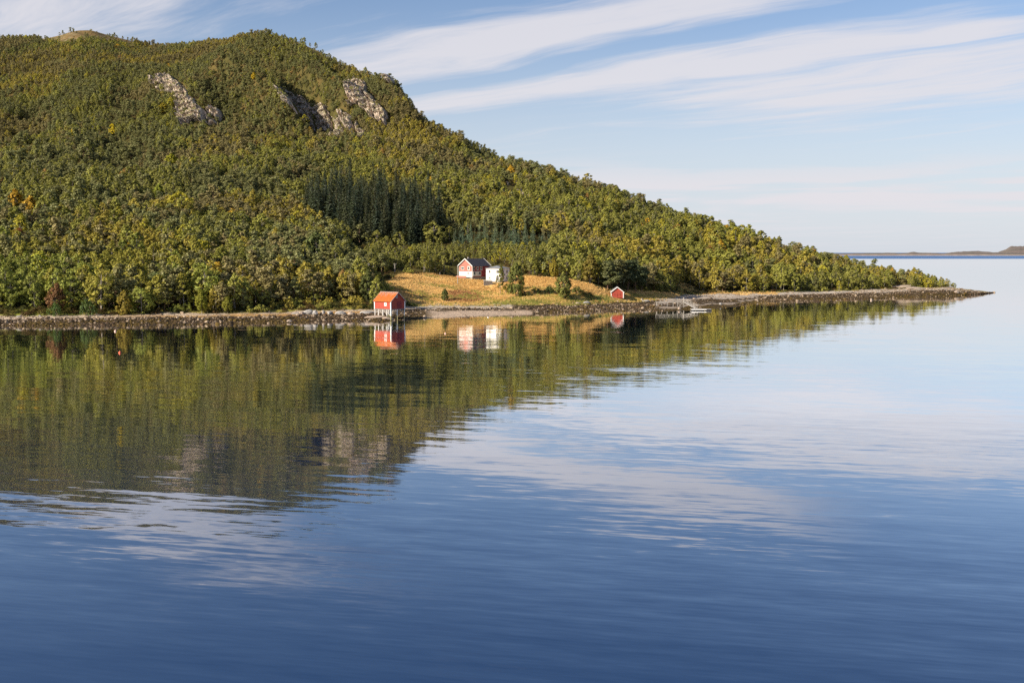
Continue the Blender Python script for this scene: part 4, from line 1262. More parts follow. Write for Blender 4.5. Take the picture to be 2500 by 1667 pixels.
def pier():
    K = 1.167
    y0 = 366.0 * K
    xa, xb, xc = (float(x_at(q, y0, 2 * K)) for q in (1602, 1654, 1671))
    t = thing('pier', 'bleached wooden walkway pier on thin posts with handrail', 'pier', (xa, y0, 0))
    t.scale = (K, K, K)
    Lx, Lb = (xc - xa) / K, (xb - xa) / K
    n = 30
    d = MB().box((0, .05, 1.84), (Lx, .2, 2.0)).box((0, 1.35, 1.84), (Lx, 1.5, 2.0)).build('deck_beam', M['palewood'], t)
    mb = MB()
    for i in range(n):
        mb.box((Lx * i / n + .01, 0, 2.003), (Lx * (i + 1) / n - .015, 1.55, 2.06 + .008 * (i % 3)))
    mb.build('deck', M['palewood'], t)
    for x in (0.3, 1.8, 3.6, 5.5, Lb):
        for yy in (.12, 1.42):
            g = float(height(xa + x * K, y0 + yy * K)) / K - .4
            MB().bar((x, yy, min(g, 1.4)), (x, yy, 1.84), .075, .075, 6).build('post', M['palewood'], t)
    for x in (Lx - .15,):
        for yy in (.12, 1.42):
            g = float(height(xa + x * K, y0 + yy * K)) / K - .4
            MB().bar((x, yy, min(g, 0)), (x, yy, 3.5), .10, .10, 6).build('mooring_post', M['palewood'], t)
    for x in np.linspace(0.1, Lx - .6, 7):
        MB().bar((x, 1.5, 1.9), (x, 1.5, 3.0), .05, .05, 5).build('rail_post', M['palewood'], t)
    MB().box((0, 1.47, 2.95), (Lx, 1.55, 3.07)).build('handrail', M['palewood'], t)
    MB().box((0.9, 1.47, 2.50), (Lx, 1.55, 2.58)).build('middle_rail', M['palewood'], t)
    for a, b in (((Lb, .1, 1.8), (Lx - 1.0, .1, .4)), ((Lx - .2, .1, 1.9), (Lb + .3, .1, .5)), ((Lx - .2, .1, 1.3), (Lx - 1.4, .1, 1.9))):
        MB().bar(a, b, .06, .06, 5).build('brace', M['palewood'], t)
    # gangway
    x1, y1, z1 = float(x_at(1700, 353 * K, .6)), 353.0 * K, .62 * K
    g = thing('gangway', 'sloping lattice-sided gangway down to the floating dock', 'gangway', (xc, y0 + .7 * K, 2.06 * K))
    g.scale = (K, K, K)
    a, b = Vector((0.1, 0, 0.02)), Vector(((x1 - xc) / K, (y1 - y0) / K - .7, z1 / K - 2.06))
    dr = (b - a)
    sd = Vector((dr.y, -dr.x, 0)).normalized() * .5
    up = Vector((0, 0, .9))
    MB().hexa([a - sd, b - sd, b + sd, a + sd, a - sd + Vector((0, 0, .06)), b - sd + Vector((0, 0, .06)), b + sd + Vector((0, 0, .06)), a + sd + Vector((0, 0, .06))]).build('tread', M['palewood'], g)
    for s in (-1, 1):
        MB().bar(a + sd * s, b + sd * s, .07, .07, 5).build('side_beam', M['palewood'], g)
        MB().bar(a + sd * s + up, b + sd * s + up, .05, .05, 5).build('handrail', M['palewood'], g)
        for k in range(9):
            p = a + dr * (k / 8) + sd * s
            MB().bar(p, p + up, .035, .035, 4).build('rail_post', M['palewood'], g)
            if k < 8:
                MB().bar(p + (up if k % 2 else Vector()), a + dr * ((k + 1) / 8) + sd * s + (Vector() if k % 2 else up), .025, .025, 4).build('lattice_bar', M['palewood'], g)
    # floating dock
    xl, xr = float(x_at(1688, 351 * K, .3)), float(x_at(1737.5, 351 * K, .3))
    f = thing('floating_dock', 'flat white floating dock with a black float at its open end', 'dock', (xl, 351 * K, 0))
    f.scale = (K, K, K)
    Lf = (xr - xl) / K
    for i in range(12):
        MB().box((Lf * i / 12, 0, .42), (Lf * (i + 1) / 12 - .03, 2.2, .50)).build('plank', M['palewood'], f)
    MB().box((0, -.05, .26), (Lf - 1.6, .05, .50)).build('edge_beam', M['white'], f)
    MB().box((0, 2.15, .26), (Lf - 1.6, 2.25, .50)).build('edge_beam', M['white'], f)
    for x in (.3, 1.7, 3.0):
        MB().lathe([(0, 0), (.28, 0), (.32, .1), (.32, .9), (.28, 1.0), (0, 1.0)], 10).build('float_drum', M['black'], f).matrix_local = Matrix.Translation((x, 1.1, .1)) @ Matrix.Rotation(math.pi / 2, 4, 'Y')
    MB().box((Lf - 1.55, -.08, -.2), (Lf, 2.2, .415)).build('end_float', M['black'], f)
pier()
PADS += [(1640, 735, 50, 14)]

def pole(u, vt, vb, y, label, arm=True):
    zt, zb = float(z_at(y, vt)), None
    x = float(x_at(u, y, zt))
    zb = float(height(x, y)) - .5
    t = thing('utility_pole', label, 'pole', (x, y, zb))
    MB().bar((0, 0, 0), (0, 0, zt - zb), .16, .11, 7).build('shaft', M['palewood'], t)
    if arm:
        MB().box((-.55, -.05, zt - zb - .45), (.55, .05, zt - zb - .33)).build('crossarm', M['greywood'], t)
        for k in (-.45, .45):
            MB().bar((k, 0, zt - zb - .33), (k, 0, zt - zb - .15), .04, .03, 5).build('insulator', M['white'], t)
pole(899, 643, 677, 425, 'pale wooden pole standing in bushes at the left edge of the meadow')
pole(964, 643, 661, 455, 'short pale pole among birches just above the meadow edge')
pole(50, 478, 508, 560, 'pale pole beside the golden tree on the wooded slope')
pole(1117.3, 648, 676, 449, 'thin grey pole in front of the red house gable', False)
PADS += [(899, 672, 8, 14), (964, 668, 8, 12), (1117, 676, 6, 8)]

def post_marker():
    x, y, z = ground_hit(1074, 672)
    t = MB().bar((0, 0, -.3), (0, 0, 1.1), .09, .08, 6).box((-.14, -.12, 1.1), (.14, .12, 1.18)).build('field_post', M['palewood'])
    t.location = (x, y, z)
    tag(t, 'short pale post at the top of the meadow near the red house', 'post')
post_marker()

def buoy(u, v, r, mm, label):
    y = float(y_at(0, v))
    x = float(x_at(u, y, 0))
    r *= 1.17
    t = thing('mooring_buoy', label, 'buoy', (x, y, 0))
    prof = [(0, -.6 * r)] + [(r * math.cos(a), r * .35 + r * math.sin(a)) for a in np.linspace(-.9, 1.15, 9)] + [(.28 * r, 1.45 * r), (.24 * r, 1.75 * r), (0, 1.78 * r)]
    MB().lathe(prof, 16).build('float', mm, t, True)
    MB().lathe([(.30 * r, 1.47 * r), (.36 * r, 1.53 * r), (.30 * r, 1.59 * r)], 12).build('eye_collar', M['black'], t, True)
buoy(281.5, 809, .24, M['palepink'], 'pale pink buoy close under the stony shore')
buoy(292.5, 861.5, .22, M['orange'], 'orange buoy farther out from the shore on dark water')
buoy(1087, 814.5, .16, M['palepink'], 'tiny pale buoy in the meadow reflection')
buoy(1191.5, 775, .16, M['white'], 'tiny white buoy off the sandy beach')

# ------------------------------------------------------------------ rocks
def rock_mesh(seed, nu=14, nv=9, rough=0.5, flat=0.6):
    g = np.random.default_rng(seed)
    th, ph = np.meshgrid(np.linspace(0, 2 * np.pi, nu, endpoint=False), np.linspace(0.02, np.pi - .02, nv))
    d = np.stack([np.cos(th) * np.sin(ph), np.sin(th) * np.sin(ph), np.cos(ph)], -1)
    k = np.ones(th.shape)
    for _ in range(9):
        n = g.normal(size=3)
        n /= np.linalg.norm(n)
        k = np.minimum(k, 1.0 / np.maximum((d @ n) / g.uniform(.55, .95), .3))
    k = np.minimum(k, 1.25) * (1 + rough * .25 * (fbm(d[..., 0] * 2 + 9 + seed, d[..., 1] * 2 + d[..., 2] * 3 + 5, 2, seed) - .5))
    co = (d * k[..., None] * np.array([1, .85, flat])).reshape(-1, 3)
    f = [(j * nu + i, j * nu + (i + 1) % nu, (j + 1) * nu + (i + 1) % nu, (j + 1) * nu + i) for j in range(nv - 1) for i in range(nu)]
    return co, np.array(f)[:, ::-1]
BIGROCK = {m: [new_mesh('boulder', *rock_mesh(s, 20, 12, 1.4), [M[m]]) for s in (3, 5, 8)] for m in ('greyrock', 'pinkrock')}
def boulder(u, v, wpx, hpx, mm, label, k=0, rz=0.0, deep=0.8, name='boulder', cat='boulder'):
    x, y, z = ground_hit(u, v)
    s = FPX / y
    o = link(name, BIGROCK[mm][k], None, (x, y + wpx / s * .2, z))
    o.scale = (wpx / s / 2, wpx / s / 2 * deep, hpx / s / .75)
    o.rotation_euler.z = rz
    tag(o, label, cat)
for a in ((722, 768, 26, 6, 'greyrock', 'low pale slab at the stony end of the shore boulders', 1, .3), (737, 769, 20, 12, 'pinkrock', 'tan boulder between the pale slab and the big grey boulder', 0, 1.0),
          (752, 768, 30, 15, 'greyrock', 'big grey rounded boulder, largest on the shore near the stilted boathouse', 1, .2), (768, 769, 24, 13, 'greyrock', 'dark-sided grey boulder beside the big grey boulder', 2, 2.0),
          (790, 767, 10, 16, 'greyrock', 'upright split rock standing in the shore boulders', 0, .9), (804, 768, 26, 10, 'greyrock', 'flat pale boulder under the green heath bank', 1, 1.4),
          (830, 768, 32, 9, 'greyrock', 'long purple-grey boulder low in the shore boulders', 2, .1), (858, 768, 22, 9, 'pinkrock', 'pinkish boulder nearest the pale beach beside the stilted boathouse', 0, .4),
          (706, 787, 17, 7, 'pinkrock', 'pale pointed rock half out of the water', 2, 0.5), (917, 778, 62, 9, 'pinkrock', 'tan bedrock shelf under the stilted boathouse', 1, .15), (945, 780, 34, 7, 'pinkrock', 'tan rock at the foot of the stilts', 2, .6),
          (898, 765, 46, 8, 'greyrock', 'pale ledge behind the stilted boathouse toward the boulders', 0, .3),
          (1432, 742, 24, 8, 'greyrock', 'rounded grey boulder on the grass edge facing the meadow tree', 1, .5), (1412, 742, 16, 6, 'pinkrock', 'low tan boulder beside the rounded grey boulder', 0, .2),
          (1568, 733, 9, 6, 'greyrock', 'small pointed rock beside the pier', 0, .6), (1578, 737, 22, 6, 'greyrock', 'smooth pale rock at the land end of the pier', 1, .1),
          (1659, 756, 9, 7, 'pinkrock', 'round pale rock under the pier end', 2, .4), (1522, 757, 7, 6, 'pinkrock', 'small white rock at the waterline below the small boathouse', 0, .8),
          (1465, 758, 8, 4, 'pinkrock', 'small flat pale rock by the sand bar', 1, .8), (2210, 704, 68, 9, 'pinkrock', 'pink bedrock hump on the point', 1, .05), (2240, 707, 60, 6, 'pinkrock', 'lower pink bedrock slab trailing from the hump on the point', 2, .1),
          (2128, 733, 6, 7, 'pinkrock', 'white rock standing at the waterline of the point', 0, .1), (2336, 716, 15, 6, 'pinkrock', 'tan boulder near the tip of the point', 2, .3), (1848, 734, 9, 5, 'pinkrock', 'pale rock at the far corner of the mud bay', 1, 0),
          (1760, 744, 12, 8, 'greyrock', 'pale rock on the mud flat beyond the floating dock', 0, .9), (45, 775, 14, 5, 'greyrock', 'dark low rock on the pale beach strip', 1, .2), (97, 773, 9, 4, 'greyrock', 'small dark rock on the pale beach strip', 2, .2),
          (256, 783, 16, 5, 'greyrock', 'dark flat rock opposite the buoys', 0, 1.2), (2320, 703, 22, 5, 'greyrock', 'dark rock ridge at the tip of the wooded point', 2, .2)):
    boulder(*a)

def cliff(label, poly, seed):
    """a craggy face that stands proud of the slope"""
    pu, pv = np.array(poly, float).T
    st_ = 1.0
    us, vs = np.arange(pu.min() - 4, pu.max() + 5, st_), np.arange(pv.min() - 4, pv.max() + 5, st_)
    U, V = np.meshgrid(us, vs)
    wu = (fbm(U / 9, V / 9, 4, seed) - .5) * 22
    wv = (fbm(U / 9, V / 9, 4, seed + 5) - .5) * 16
    ins = inpoly(U + wu, V + wv, poly).astype(float)
    ins = blur(blur(ins, 2, 0), 2, 1)
    ys = np.arange(560, 1000, 0.5)
    P = np.zeros(U.shape + (3,))
    zr = z_at(ys[None, :], vs[:, None])
    for j, u in enumerate(us):
        xs = x_at(u, ys[None, :], zr)
        h = height(xs, np.broadcast_to(ys[None, :], xs.shape))
        hit = h >= zr
        k = np.where(hit.any(1), hit.argmax(1), (h - zr).argmax(1))
        r = np.arange(len(vs))
        P[:, j] = np.stack([xs[r, k], ys[k], zr[r, k]], -1)
    # smooth the hit points, then push crags out of the slope
    for c in range(3):
        P[..., c] = blur(blur(P[..., c], 2, 0), 2, 1)
    x, z = P[..., 0], P[..., 2]
    xs_ = x + z * 0.45
    crack = np.abs(fbm(xs_ / 8, z / 24, 3, seed + 9) - .5) * 2
    slab = np.floor(fbm(xs_ / 8, z / 15, 3, seed + 3) * 9) / 9
    fine = np.abs(fbm(xs_ / 1.3, z / 3.2, 3, seed + 2) - .5) * 2
    ledge = np.floor((z + 4 * fbm(x / 6, z / 30, 2, seed + 7)) / 4.5) * 4.5 - z
    amp = 13.0 * slab - 2.5 - 5.0 * np.exp(-(crack / .09) ** 2) - 0.9 * np.exp(-(fine / .12) ** 2) + 0.55 * ledge - 2.6
    e = np.clip(ins * 1.6 - .25, 0, 1)
    out = (amp + 4.0) * e - 3.5 * (1 - np.clip(ins * 2.2, 0, 1))
    P[..., 1] -= out * 0.85
    P[..., 2] += out * 0.35
    P[..., 0] -= out * 0.25
    ny, nx = U.shape
    idx = np.arange(ny * nx).reshape(ny, nx)
    f = np.stack([idx[:-1, :-1], idx[1:, :-1], idx[1:, 1:], idx[:-1, 1:]], -1).reshape(-1, 4)
    keepf = ins.reshape(-1)[f].max(1) > 0.02
    o = link('rock_cliff', new_mesh('rock_cliff', P.reshape(-1, 3), f[keepf], [M['rock']], smooth=False))
    tag(o, label, 'cliff')
for i, (lb, poly) in enumerate(CLIFFS):
    cliff(lb, poly, 40 + i * 13)

# ------------------------------------------------------------------ masses: point clouds that carry copies of plant and stone forms
def stuff(name, label, cat, meshes, pts, idx, rz, scl, tint, group=None):
    n = len(pts)
    me = bpy.data.meshes.new(name)
    me.vertices.add(n)
    me.vertices.foreach_set('co', np.asarray(pts, np.float32).ravel())
    def att(nm, typ, key, arr):
        a = me.attributes.new(nm, typ, 'POINT')
        a.data.foreach_set(key, np.ascontiguousarray(arr).ravel())
    att('form', 'INT', 'value', np.asarray(idx, np.int32))
    att('turn', 'FLOAT_VECTOR', 'vector', np.asarray(rz, np.float32))
    att('size', 'FLOAT_VECTOR', 'vector', np.asarray(scl, np.float32))
    tn = np.asarray(tint, np.float32)
    att('tint', 'FLOAT_COLOR', 'color', np.concatenate([tn, np.ones((n, 1), np.float32)], 1))
    coll = bpy.data.collections.new(name + '_forms')
    mats = []
    for i, m in enumerate(meshes):
        o = bpy.data.objects.new('%s_form_%02d' % (name, i), m)
        coll.objects.link(o)
        for x in m.materials:
            if x not in mats:
                mats.append(x)
    ng = bpy.data.node_groups.new(name, 'GeometryNodeTree')
    ng.interface.new_socket('Geometry', in_out='INPUT', socket_type='NodeSocketGeometry')
    ng.interface.new_socket('Geometry', in_out='OUTPUT', socket_type='NodeSocketGeometry')
    N = ng.nodes
    gi, go = N.new('NodeGroupInput'), N.new('NodeGroupOutput')
    ci = N.new('GeometryNodeCollectionInfo')
    ci.inputs['Collection'].default_value = coll
    ci.inputs['Separate Children'].default_value = True
    ci.inputs['Reset Children'].default_value = True
    ip = N.new('GeometryNodeInstanceOnPoints')
    def na(nm, typ):
        a = N.new('GeometryNodeInputNamedAttribute')
        a.data_type = typ
        a.inputs['Name'].default_value = nm
        return a.outputs['Attribute']
    L = ng.links
    m2p = N.new('GeometryNodeMeshToPoints')
    L.new(gi.outputs[0], m2p.inputs['Mesh'])
    L.new(m2p.outputs[0], ip.inputs['Points'])
    L.new(ci.outputs[0], ip.inputs['Instance'])
    ip.inputs['Pick Instance'].default_value = True
    L.new(na('form', 'INT'), ip.inputs['Instance Index'])
    L.new(na('turn', 'FLOAT_VECTOR'), ip.inputs['Rotation'])
    L.new(na('size', 'FLOAT_VECTOR'), ip.inputs['Scale'])
    L.new(ip.outputs[0], go.inputs[0])
    for x in mats:
        me.materials.append(x)
    o = link(name, me)
    md = o.modifiers.new('copies', 'NODES')
    md.node_group = ng
    tag(o, label, cat, group, 'stuff')
    return o

# ------------------------------------------------------------------ trees one can single out
OG, GO = (0.125, 0.125, 0.028), (0.34, 0.21, 0.02)
def lone(kind, k, u, v, h, rw, tint, label, rz=0.0, group=None):
    """h metres tall, rw metres crown radius"""
    kind = 'bigpine' if kind == 'pine' else kind
    kind = 'dense' if kind == 'birch' else ('birch' if kind == 'slim' else kind)
    x, y, z = ground_hit(u, v)
    F = FORMS[kind][k]
    q = float(np.interp(y, [340, 440, 540], [1.16, 1.08, 1.0]))
    h, rw = h * q, rw * q
    plant(kind, k, x, y, h / F.h, rz, tint, label, group, rw / F.w, lift=1.5)
    ru = rw * FPX / y
    PADS.append((u, v, ru * .8, max(5, ru * .3)))
    if y > 465 and kind != 'bigpine':
        PADS.append((u, v + h * FPX / y * .22, ru * .75, h * FPX / y * .24))
lone('birch', 3, 1087, 734, 3.9, 1.35, (0.07, 0.085, 0.022), 'lone pointed juniper bush standing in the dry meadow')
lone('slim', 2, 1221, 718, 9.8, 1.5, OG, 'slim white-trunked birch in front of the white house', 1.0)
lone('birch', 3, 1259, 724, 11.4, 3.0, (0.115, 0.122, 0.028), 'dark leafy tree standing before the shaded side of the white house', 2.0)
lone('shrub', 0, 1236, 716, 4.2, 1.7, (0.19, 0.17, 0.025), 'yellowing bush between the slim birch and the dark leafy tree')
lone('birch', 1, 1377, 729, 8.6, 3.1, (0.14, 0.142, 0.034), 'spreading tree on the green strip in the middle of the meadow', 0.5)
lone('birch', 2, 1352, 682, 8.2, 1.6, (0.20, 0.16, 0.02), 'narrow golden birch at the upper meadow edge', 0.2)
lone('birch', 0, 1441, 692, 10.4, 3.0, (0.15, 0.12, 0.024), 'tall white-trunked birch between the meadow tree and the pine clump', 2.4)
lone('shrub', 1, 1341, 717, 3.6, 1.9, (0.045, 0.065, 0.018), 'dark round bush touching the spreading meadow tree')
lone('shrub', 0, 1308, 716, 2.4, 2.2, (0.09, 0.11, 0.025), 'low green bush left of the dark round bush')
lone('shrub', 2, 1283, 722, 2.6, 2.0, (0.10, 0.10, 0.025), 'low olive bush below the dark leafy tree')
lone('shrub', 1, 1408, 716, 3.0, 2.6, (0.08, 0.09, 0.022), 'wide dark bush right behind the spreading meadow tree')
lone('shrub', 0, 1432, 724, 2.2, 2.6, (0.07, 0.08, 0.02), 'low dark bush between the meadow tree and the small boathouse')
lone('pine', 3, 1484, 708, 10.6, 5.2, (0.085, 0.092, 0.034), 'broad pine leaning over the small red boathouse', 1.1)
lone('pine', 1, 1508, 706, 11.4, 4.6, (0.085, 0.085, 0.034), 'tall brownish pine directly behind the small boathouse roof', 0.4)
lone('pine', 5, 1533, 711, 11.6, 3.6, (0.055, 0.068, 0.028), 'dark pine with two bare trunks beside the small boathouse', 2.2)
lone('pine', 2, 1552, 713, 12.0, 3.5, (0.05, 0.062, 0.026), 'dark thick-trunked pine at the end of the pine clump', 3.0)
lone('pine', 0, 1567, 712, 9.6, 3.0, (0.055, 0.068, 0.028), 'small dark pine nearest the pier in the pine clump', 1.5)
lone('birch', 3, 1612, 713, 8.8, 3.2, (0.12, 0.118, 0.026), 'round-crowned birch between the pine clump and the mud bay', 0.3)
lone('birch', 6, 772, 652, 12.6, 5.6, (0.105, 0.125, 0.040), 'large round pale-green willow left of the meadow below the spruces', 0.7)
lone('birch', 4, 897, 735, 9.0, 2.4, (0.075, 0.085, 0.022), 'dark green tree rising right behind the stilted boathouse', 0.1)
lone('shrub', 0, 985, 744, 2.6, 2.0, (0.06, 0.075, 0.02), 'dark bush in the shade beside the stilted boathouse')
lone('shrub', 1, 1002, 748, 1.9, 2.2, (0.075, 0.085, 0.02), 'low bush at the beach end of the shaded bushes by the stilted boathouse')
lone('shrub', 2, 972, 738, 3.0, 1.9, (0.065, 0.08, 0.02), 'taller bush behind the stilted boathouse gable')
lone('birch', 1, 40, 524, 11.0, 3.6, GO, 'golden tree beside the pale pole on the slope')
lone('birch', 3, 78, 545, 11.0, 4.6, (0.36, 0.225, 0.025), 'large golden tree, lower of the two on the slope')
lone('birch', 2, 49, 618, 8.6, 2.6, (0.24, 0.095, 0.03), 'rust-orange tree on the slope below the golden trees')
lone('birch', 4, 135, 764, 7.6, 2.4, (0.15, 0.075, 0.03), 'reddish rowan in the shore wood opposite the buoys', 1.2)
lone('shrub', 0, 132, 771, 4.4, 1.8, (0.05, 0.085, 0.02), 'dark glossy bush under the reddish rowan')
lone('shrub', 1, 214, 770, 5.2, 2.2, (0.055, 0.085, 0.022), 'dark green shore bush beside the ochre tree')
lone('birch', 3, 305, 768, 6.2, 2.2, (0.19, 0.145, 0.022), 'ochre-leaved small tree on the shore opposite the buoys', 0.6)
lone('birch', 2, 493, 766, 6.4, 1.6, (0.17, 0.17, 0.02), 'bright yellow-green sapling in the shore wood')
lone('birch', 2, 556, 765, 4.6, 1.4, (0.18, 0.175, 0.025), 'small bright yellow-green sapling near the dry grass strip')
lone('birch', 0, 1248, 432, 6.6, 2.8, (0.46, 0.29, 0.03), 'lone orange-gold tree above the small grey outcrop')
lone('birch', 1, 420, 410, 8.0, 4.0, (0.25, 0.24, 0.02), 'wide bright yellow-green tree on the mid slope', 0.4)
lone('birch', 3, 390, 490, 8.0, 3.2, (0.19, 0.21, 0.025), 'bright green tree on the slope below the wide yellow-green tree')
lone('birch', 6, 275, 332, 7.5, 2.9, (0.50, 0.40, 0.02), 'bright yellow tree below the leftmost cliff', 0.2)
lone('birch', 2, 180, 334, 6.0, 1.9, (0.50, 0.36, 0.02), 'slim yellow tree near the edge of the upper slope')
lone('birch', 4, 143, 315, 6.0, 2.2, (0.28, 0.27, 0.02), 'yellow-green tree above the slim yellow tree')
lone('birch', 0, 400, 280, 7.0, 3.6, (0.24, 0.19, 0.02), 'yellowing birch at the foot of the leftmost cliff')
lone('birch', 2, 620, 200, 5.5, 1.8, (0.42, 0.30, 0.02), 'yellow tree beside the top of the dark gully')
lone('birch', 1, 757, 330, 5.0, 2.2, (0.30, 0.20, 0.03), 'golden birch at the foot of the ragged pale cliff')
lone('birch', 1, 1745, 560, 7.5, 2.6, (0.26, 0.19, 0.02), 'yellow birch under the skyline of the right flank')
lone('birch', 4, 1320, 660, 8.5, 2.6, OG, 'leafy birch at the meadow edge behind the dark leafy tree', 1.9)
lone('shrub', 2, 2312, 694, 2.9, 1.7, (0.075, 0.09, 0.03), 'last small windblown tree at the tip of the wooded point')
lone('shrub', 1, 2292, 690, 3.0, 2.0, (0.085, 0.09, 0.03), 'bush beside the last tree on the point')
lone('pine', 1, 1476, 430, 7.2, 2.6, (0.07, 0.075, 0.03), 'pine standing up against the sky where the right flank steps down')
lone('pine', 3, 1900, 596, 7.6, 3.4, (0.06, 0.068, 0.03), 'dark flat-topped pine on the lower skyline of the right flank')

# ------------------------------------------------------------------ forest, spruce stand
TREES = scatter()
def stand(poly, kind, sp, smin, smax, tints):
    out = []
    pu, pv = np.array(poly, float).T
    a, b = ground_hit(pu.min(), pv.max()), ground_hit(pu.max(), pv.min())
    x0, x1 = min(a[0], b[0]) - 25, max(a[0], b[0]) + 25
    for y in np.arange(min(a[1], b[1]) - 20, max(a[1], b[1]) + 40, sp):
        for x in np.arange(x0, x1, sp):
            xx, yy = x + RNG.uniform(-.4, .4) * sp, y + RNG.uniform(-.4, .4) * sp
            z = float(height(xx, yy))
            u, v = uv(xx, yy, z)
            if inpoly(np.array([u]), np.array([v]), poly)[0]:
                s = RNG.uniform(smin, smax)
                t = np.array(tints[RNG.integers(len(tints))]) * RNG.uniform(.8, 1.15)
                out.append((kind, int(RNG.integers(len(FORMS[kind]))), xx, yy, z, s, s * RNG.uniform(.9, 1.2), RNG.uniform(0, 6.28), tuple(t), 'dark green', u, v, 99.0, False))
    return out
TREES += stand(SPRUCES, 'spruce', 4.8, 0.62, 1.24, [(0.046, 0.062, 0.032), (0.052, 0.062, 0.029), (0.062, 0.068, 0.032), (0.040, 0.058, 0.036)])
TREES += stand(YOUNG, 'young', 3.7, 0.75, 1.5, [(0.115, 0.165, 0.095), (0.10, 0.15, 0.088), (0.13, 0.165, 0.082)])

def visible_share(rows):
    """how much of each plant the viewer can see: nearest first, crown ellipses on a coarse grid"""
    Wd, Hd = 1250, 834
    free = np.ones((Hd, Wd), bool)
    vis = np.zeros(len(rows))
    for i in sorted(range(len(rows)), key=lambda k: rows[k][3]):
        kind, k, x, y, z, s, sw = rows[i][:7]
        F = FORMS[kind][k]
        u, v = uv(x, y, z + F.h * s * .55)
        pm = FPX / y / 2
        ru, rv = F.w * sw * pm, F.h * s * .45 * pm
        cu, cv = u / 2, v / 2
        a, b, c, d = int(cu - ru), int(cu + ru) + 1, int(cv - rv), int(cv + rv) + 1
        a, b, c, d = max(a, 0), min(b, Wd), max(c, 0), min(d, Hd)
        if a >= b or c >= d:
            continue
        gy, gx = np.ogrid[c:d, a:b]
        e = ((gx + .5 - cu) / ru) ** 2 + ((gy + .5 - cv) / rv) ** 2 < 1
        sub = free[c:d, a:b]
        vis[i] = (e & sub).sum()
        sub &= ~e
    return vis
VIS = visible_share(TREES)
LANDMARKS = [(50, 'the pale pole'), (135, 'the reddish rowan'), (215, 'the dark bush'), (290, 'the buoys'), (400, 'the leftmost cliff'), (493, 'the bright sapling'), (620, 'the dry grass'),
             (752, 'the biggest boulder'), (830, 'the long boulder'), (899, 'the tall pole'), (950, 'the stilted boathouse'), (1030, 'the sandy beach'), (1087, 'the juniper'), (1153, 'the red house'),
             (1222, 'the white house'), (1300, 'the low bush'), (1377, 'the meadow tree'), (1441, 'the trunked birch'), (1507, 'the small boathouse'), (1612, 'the round birch'), (1670, 'the pier'), (1730, 'the floating dock'),
             (1850, 'the mud bay'), (1980, 'the middle shore'), (2128, 'the white rock'), (2210, 'the pink hump'), (2300, 'the last bush')]
def zone(kind, u, v, y, dv):
    """short wording for where a plant stands, and the group it shares"""
    lm = min(LANDMARKS, key=lambda q: abs(q[0] - u))[1]
    def out(where, grp):
        return '%s, in line with %s' % (where, lm), grp
    if kind == 'spruce':
        return out('in the front row', 'front row of the dark spruce stand') if y < 543 else out('inside the stand', 'inner rows of the dark spruce stand')
    if kind == 'young':
        return out('in the plantation', 'young spruce plantation above the houses')
    if u < 900 and dv < 30:
        return out('in the shore wood', 'shore wood left of the boathouse') if u < 620 else out('on the boulder bank', 'bank behind the shore boulders')
    if u >= 1560 and dv < 40:
        return out('at the wood edge', 'wood edge above the mud bay') if u < 1850 else (out('in the shore wood', 'shore wood toward the point') if u < 2080 else out('on the point', 'wood on the point'))
    if 880 <= u < 1560 and v > 612:
        return out('behind the meadow', 'wood behind the houses')
    if v < 130:
        return out('near the hilltop', 'trees near the hilltop')
    if u < 1100 and v < 335:
        return out('around the cliffs', 'upper slope around the cliffs')
    if u < 700:
        return out('low on the slope', 'lower slope above the shore wood') if v > 600 else (out('below the cliffs', 'broad slope below the cliffs') if v < 460 else out('half way up', 'middle of the broad slope'))
    if u < 1120:
        return out('above the spruces', 'slope above the spruce stand') if v < 520 else out('beside the spruces', 'trees beside the spruce stand')
    if u < 1600:
        return out('high on the flank', 'flank above the young spruces') if v < 575 else out('behind the pines', 'wood behind the pine clump')
    return out('on the falling flank', 'falling flank toward the point') if y < np.interp(u, [1600, 2200], [640, 600]) else out('near the skyline', 'skyline of the falling flank')
WORD = {'birch': 'birch', 'pine': 'pine', 'spruce': 'spruce', 'young': 'young spruce', 'shrub': 'shrub'}
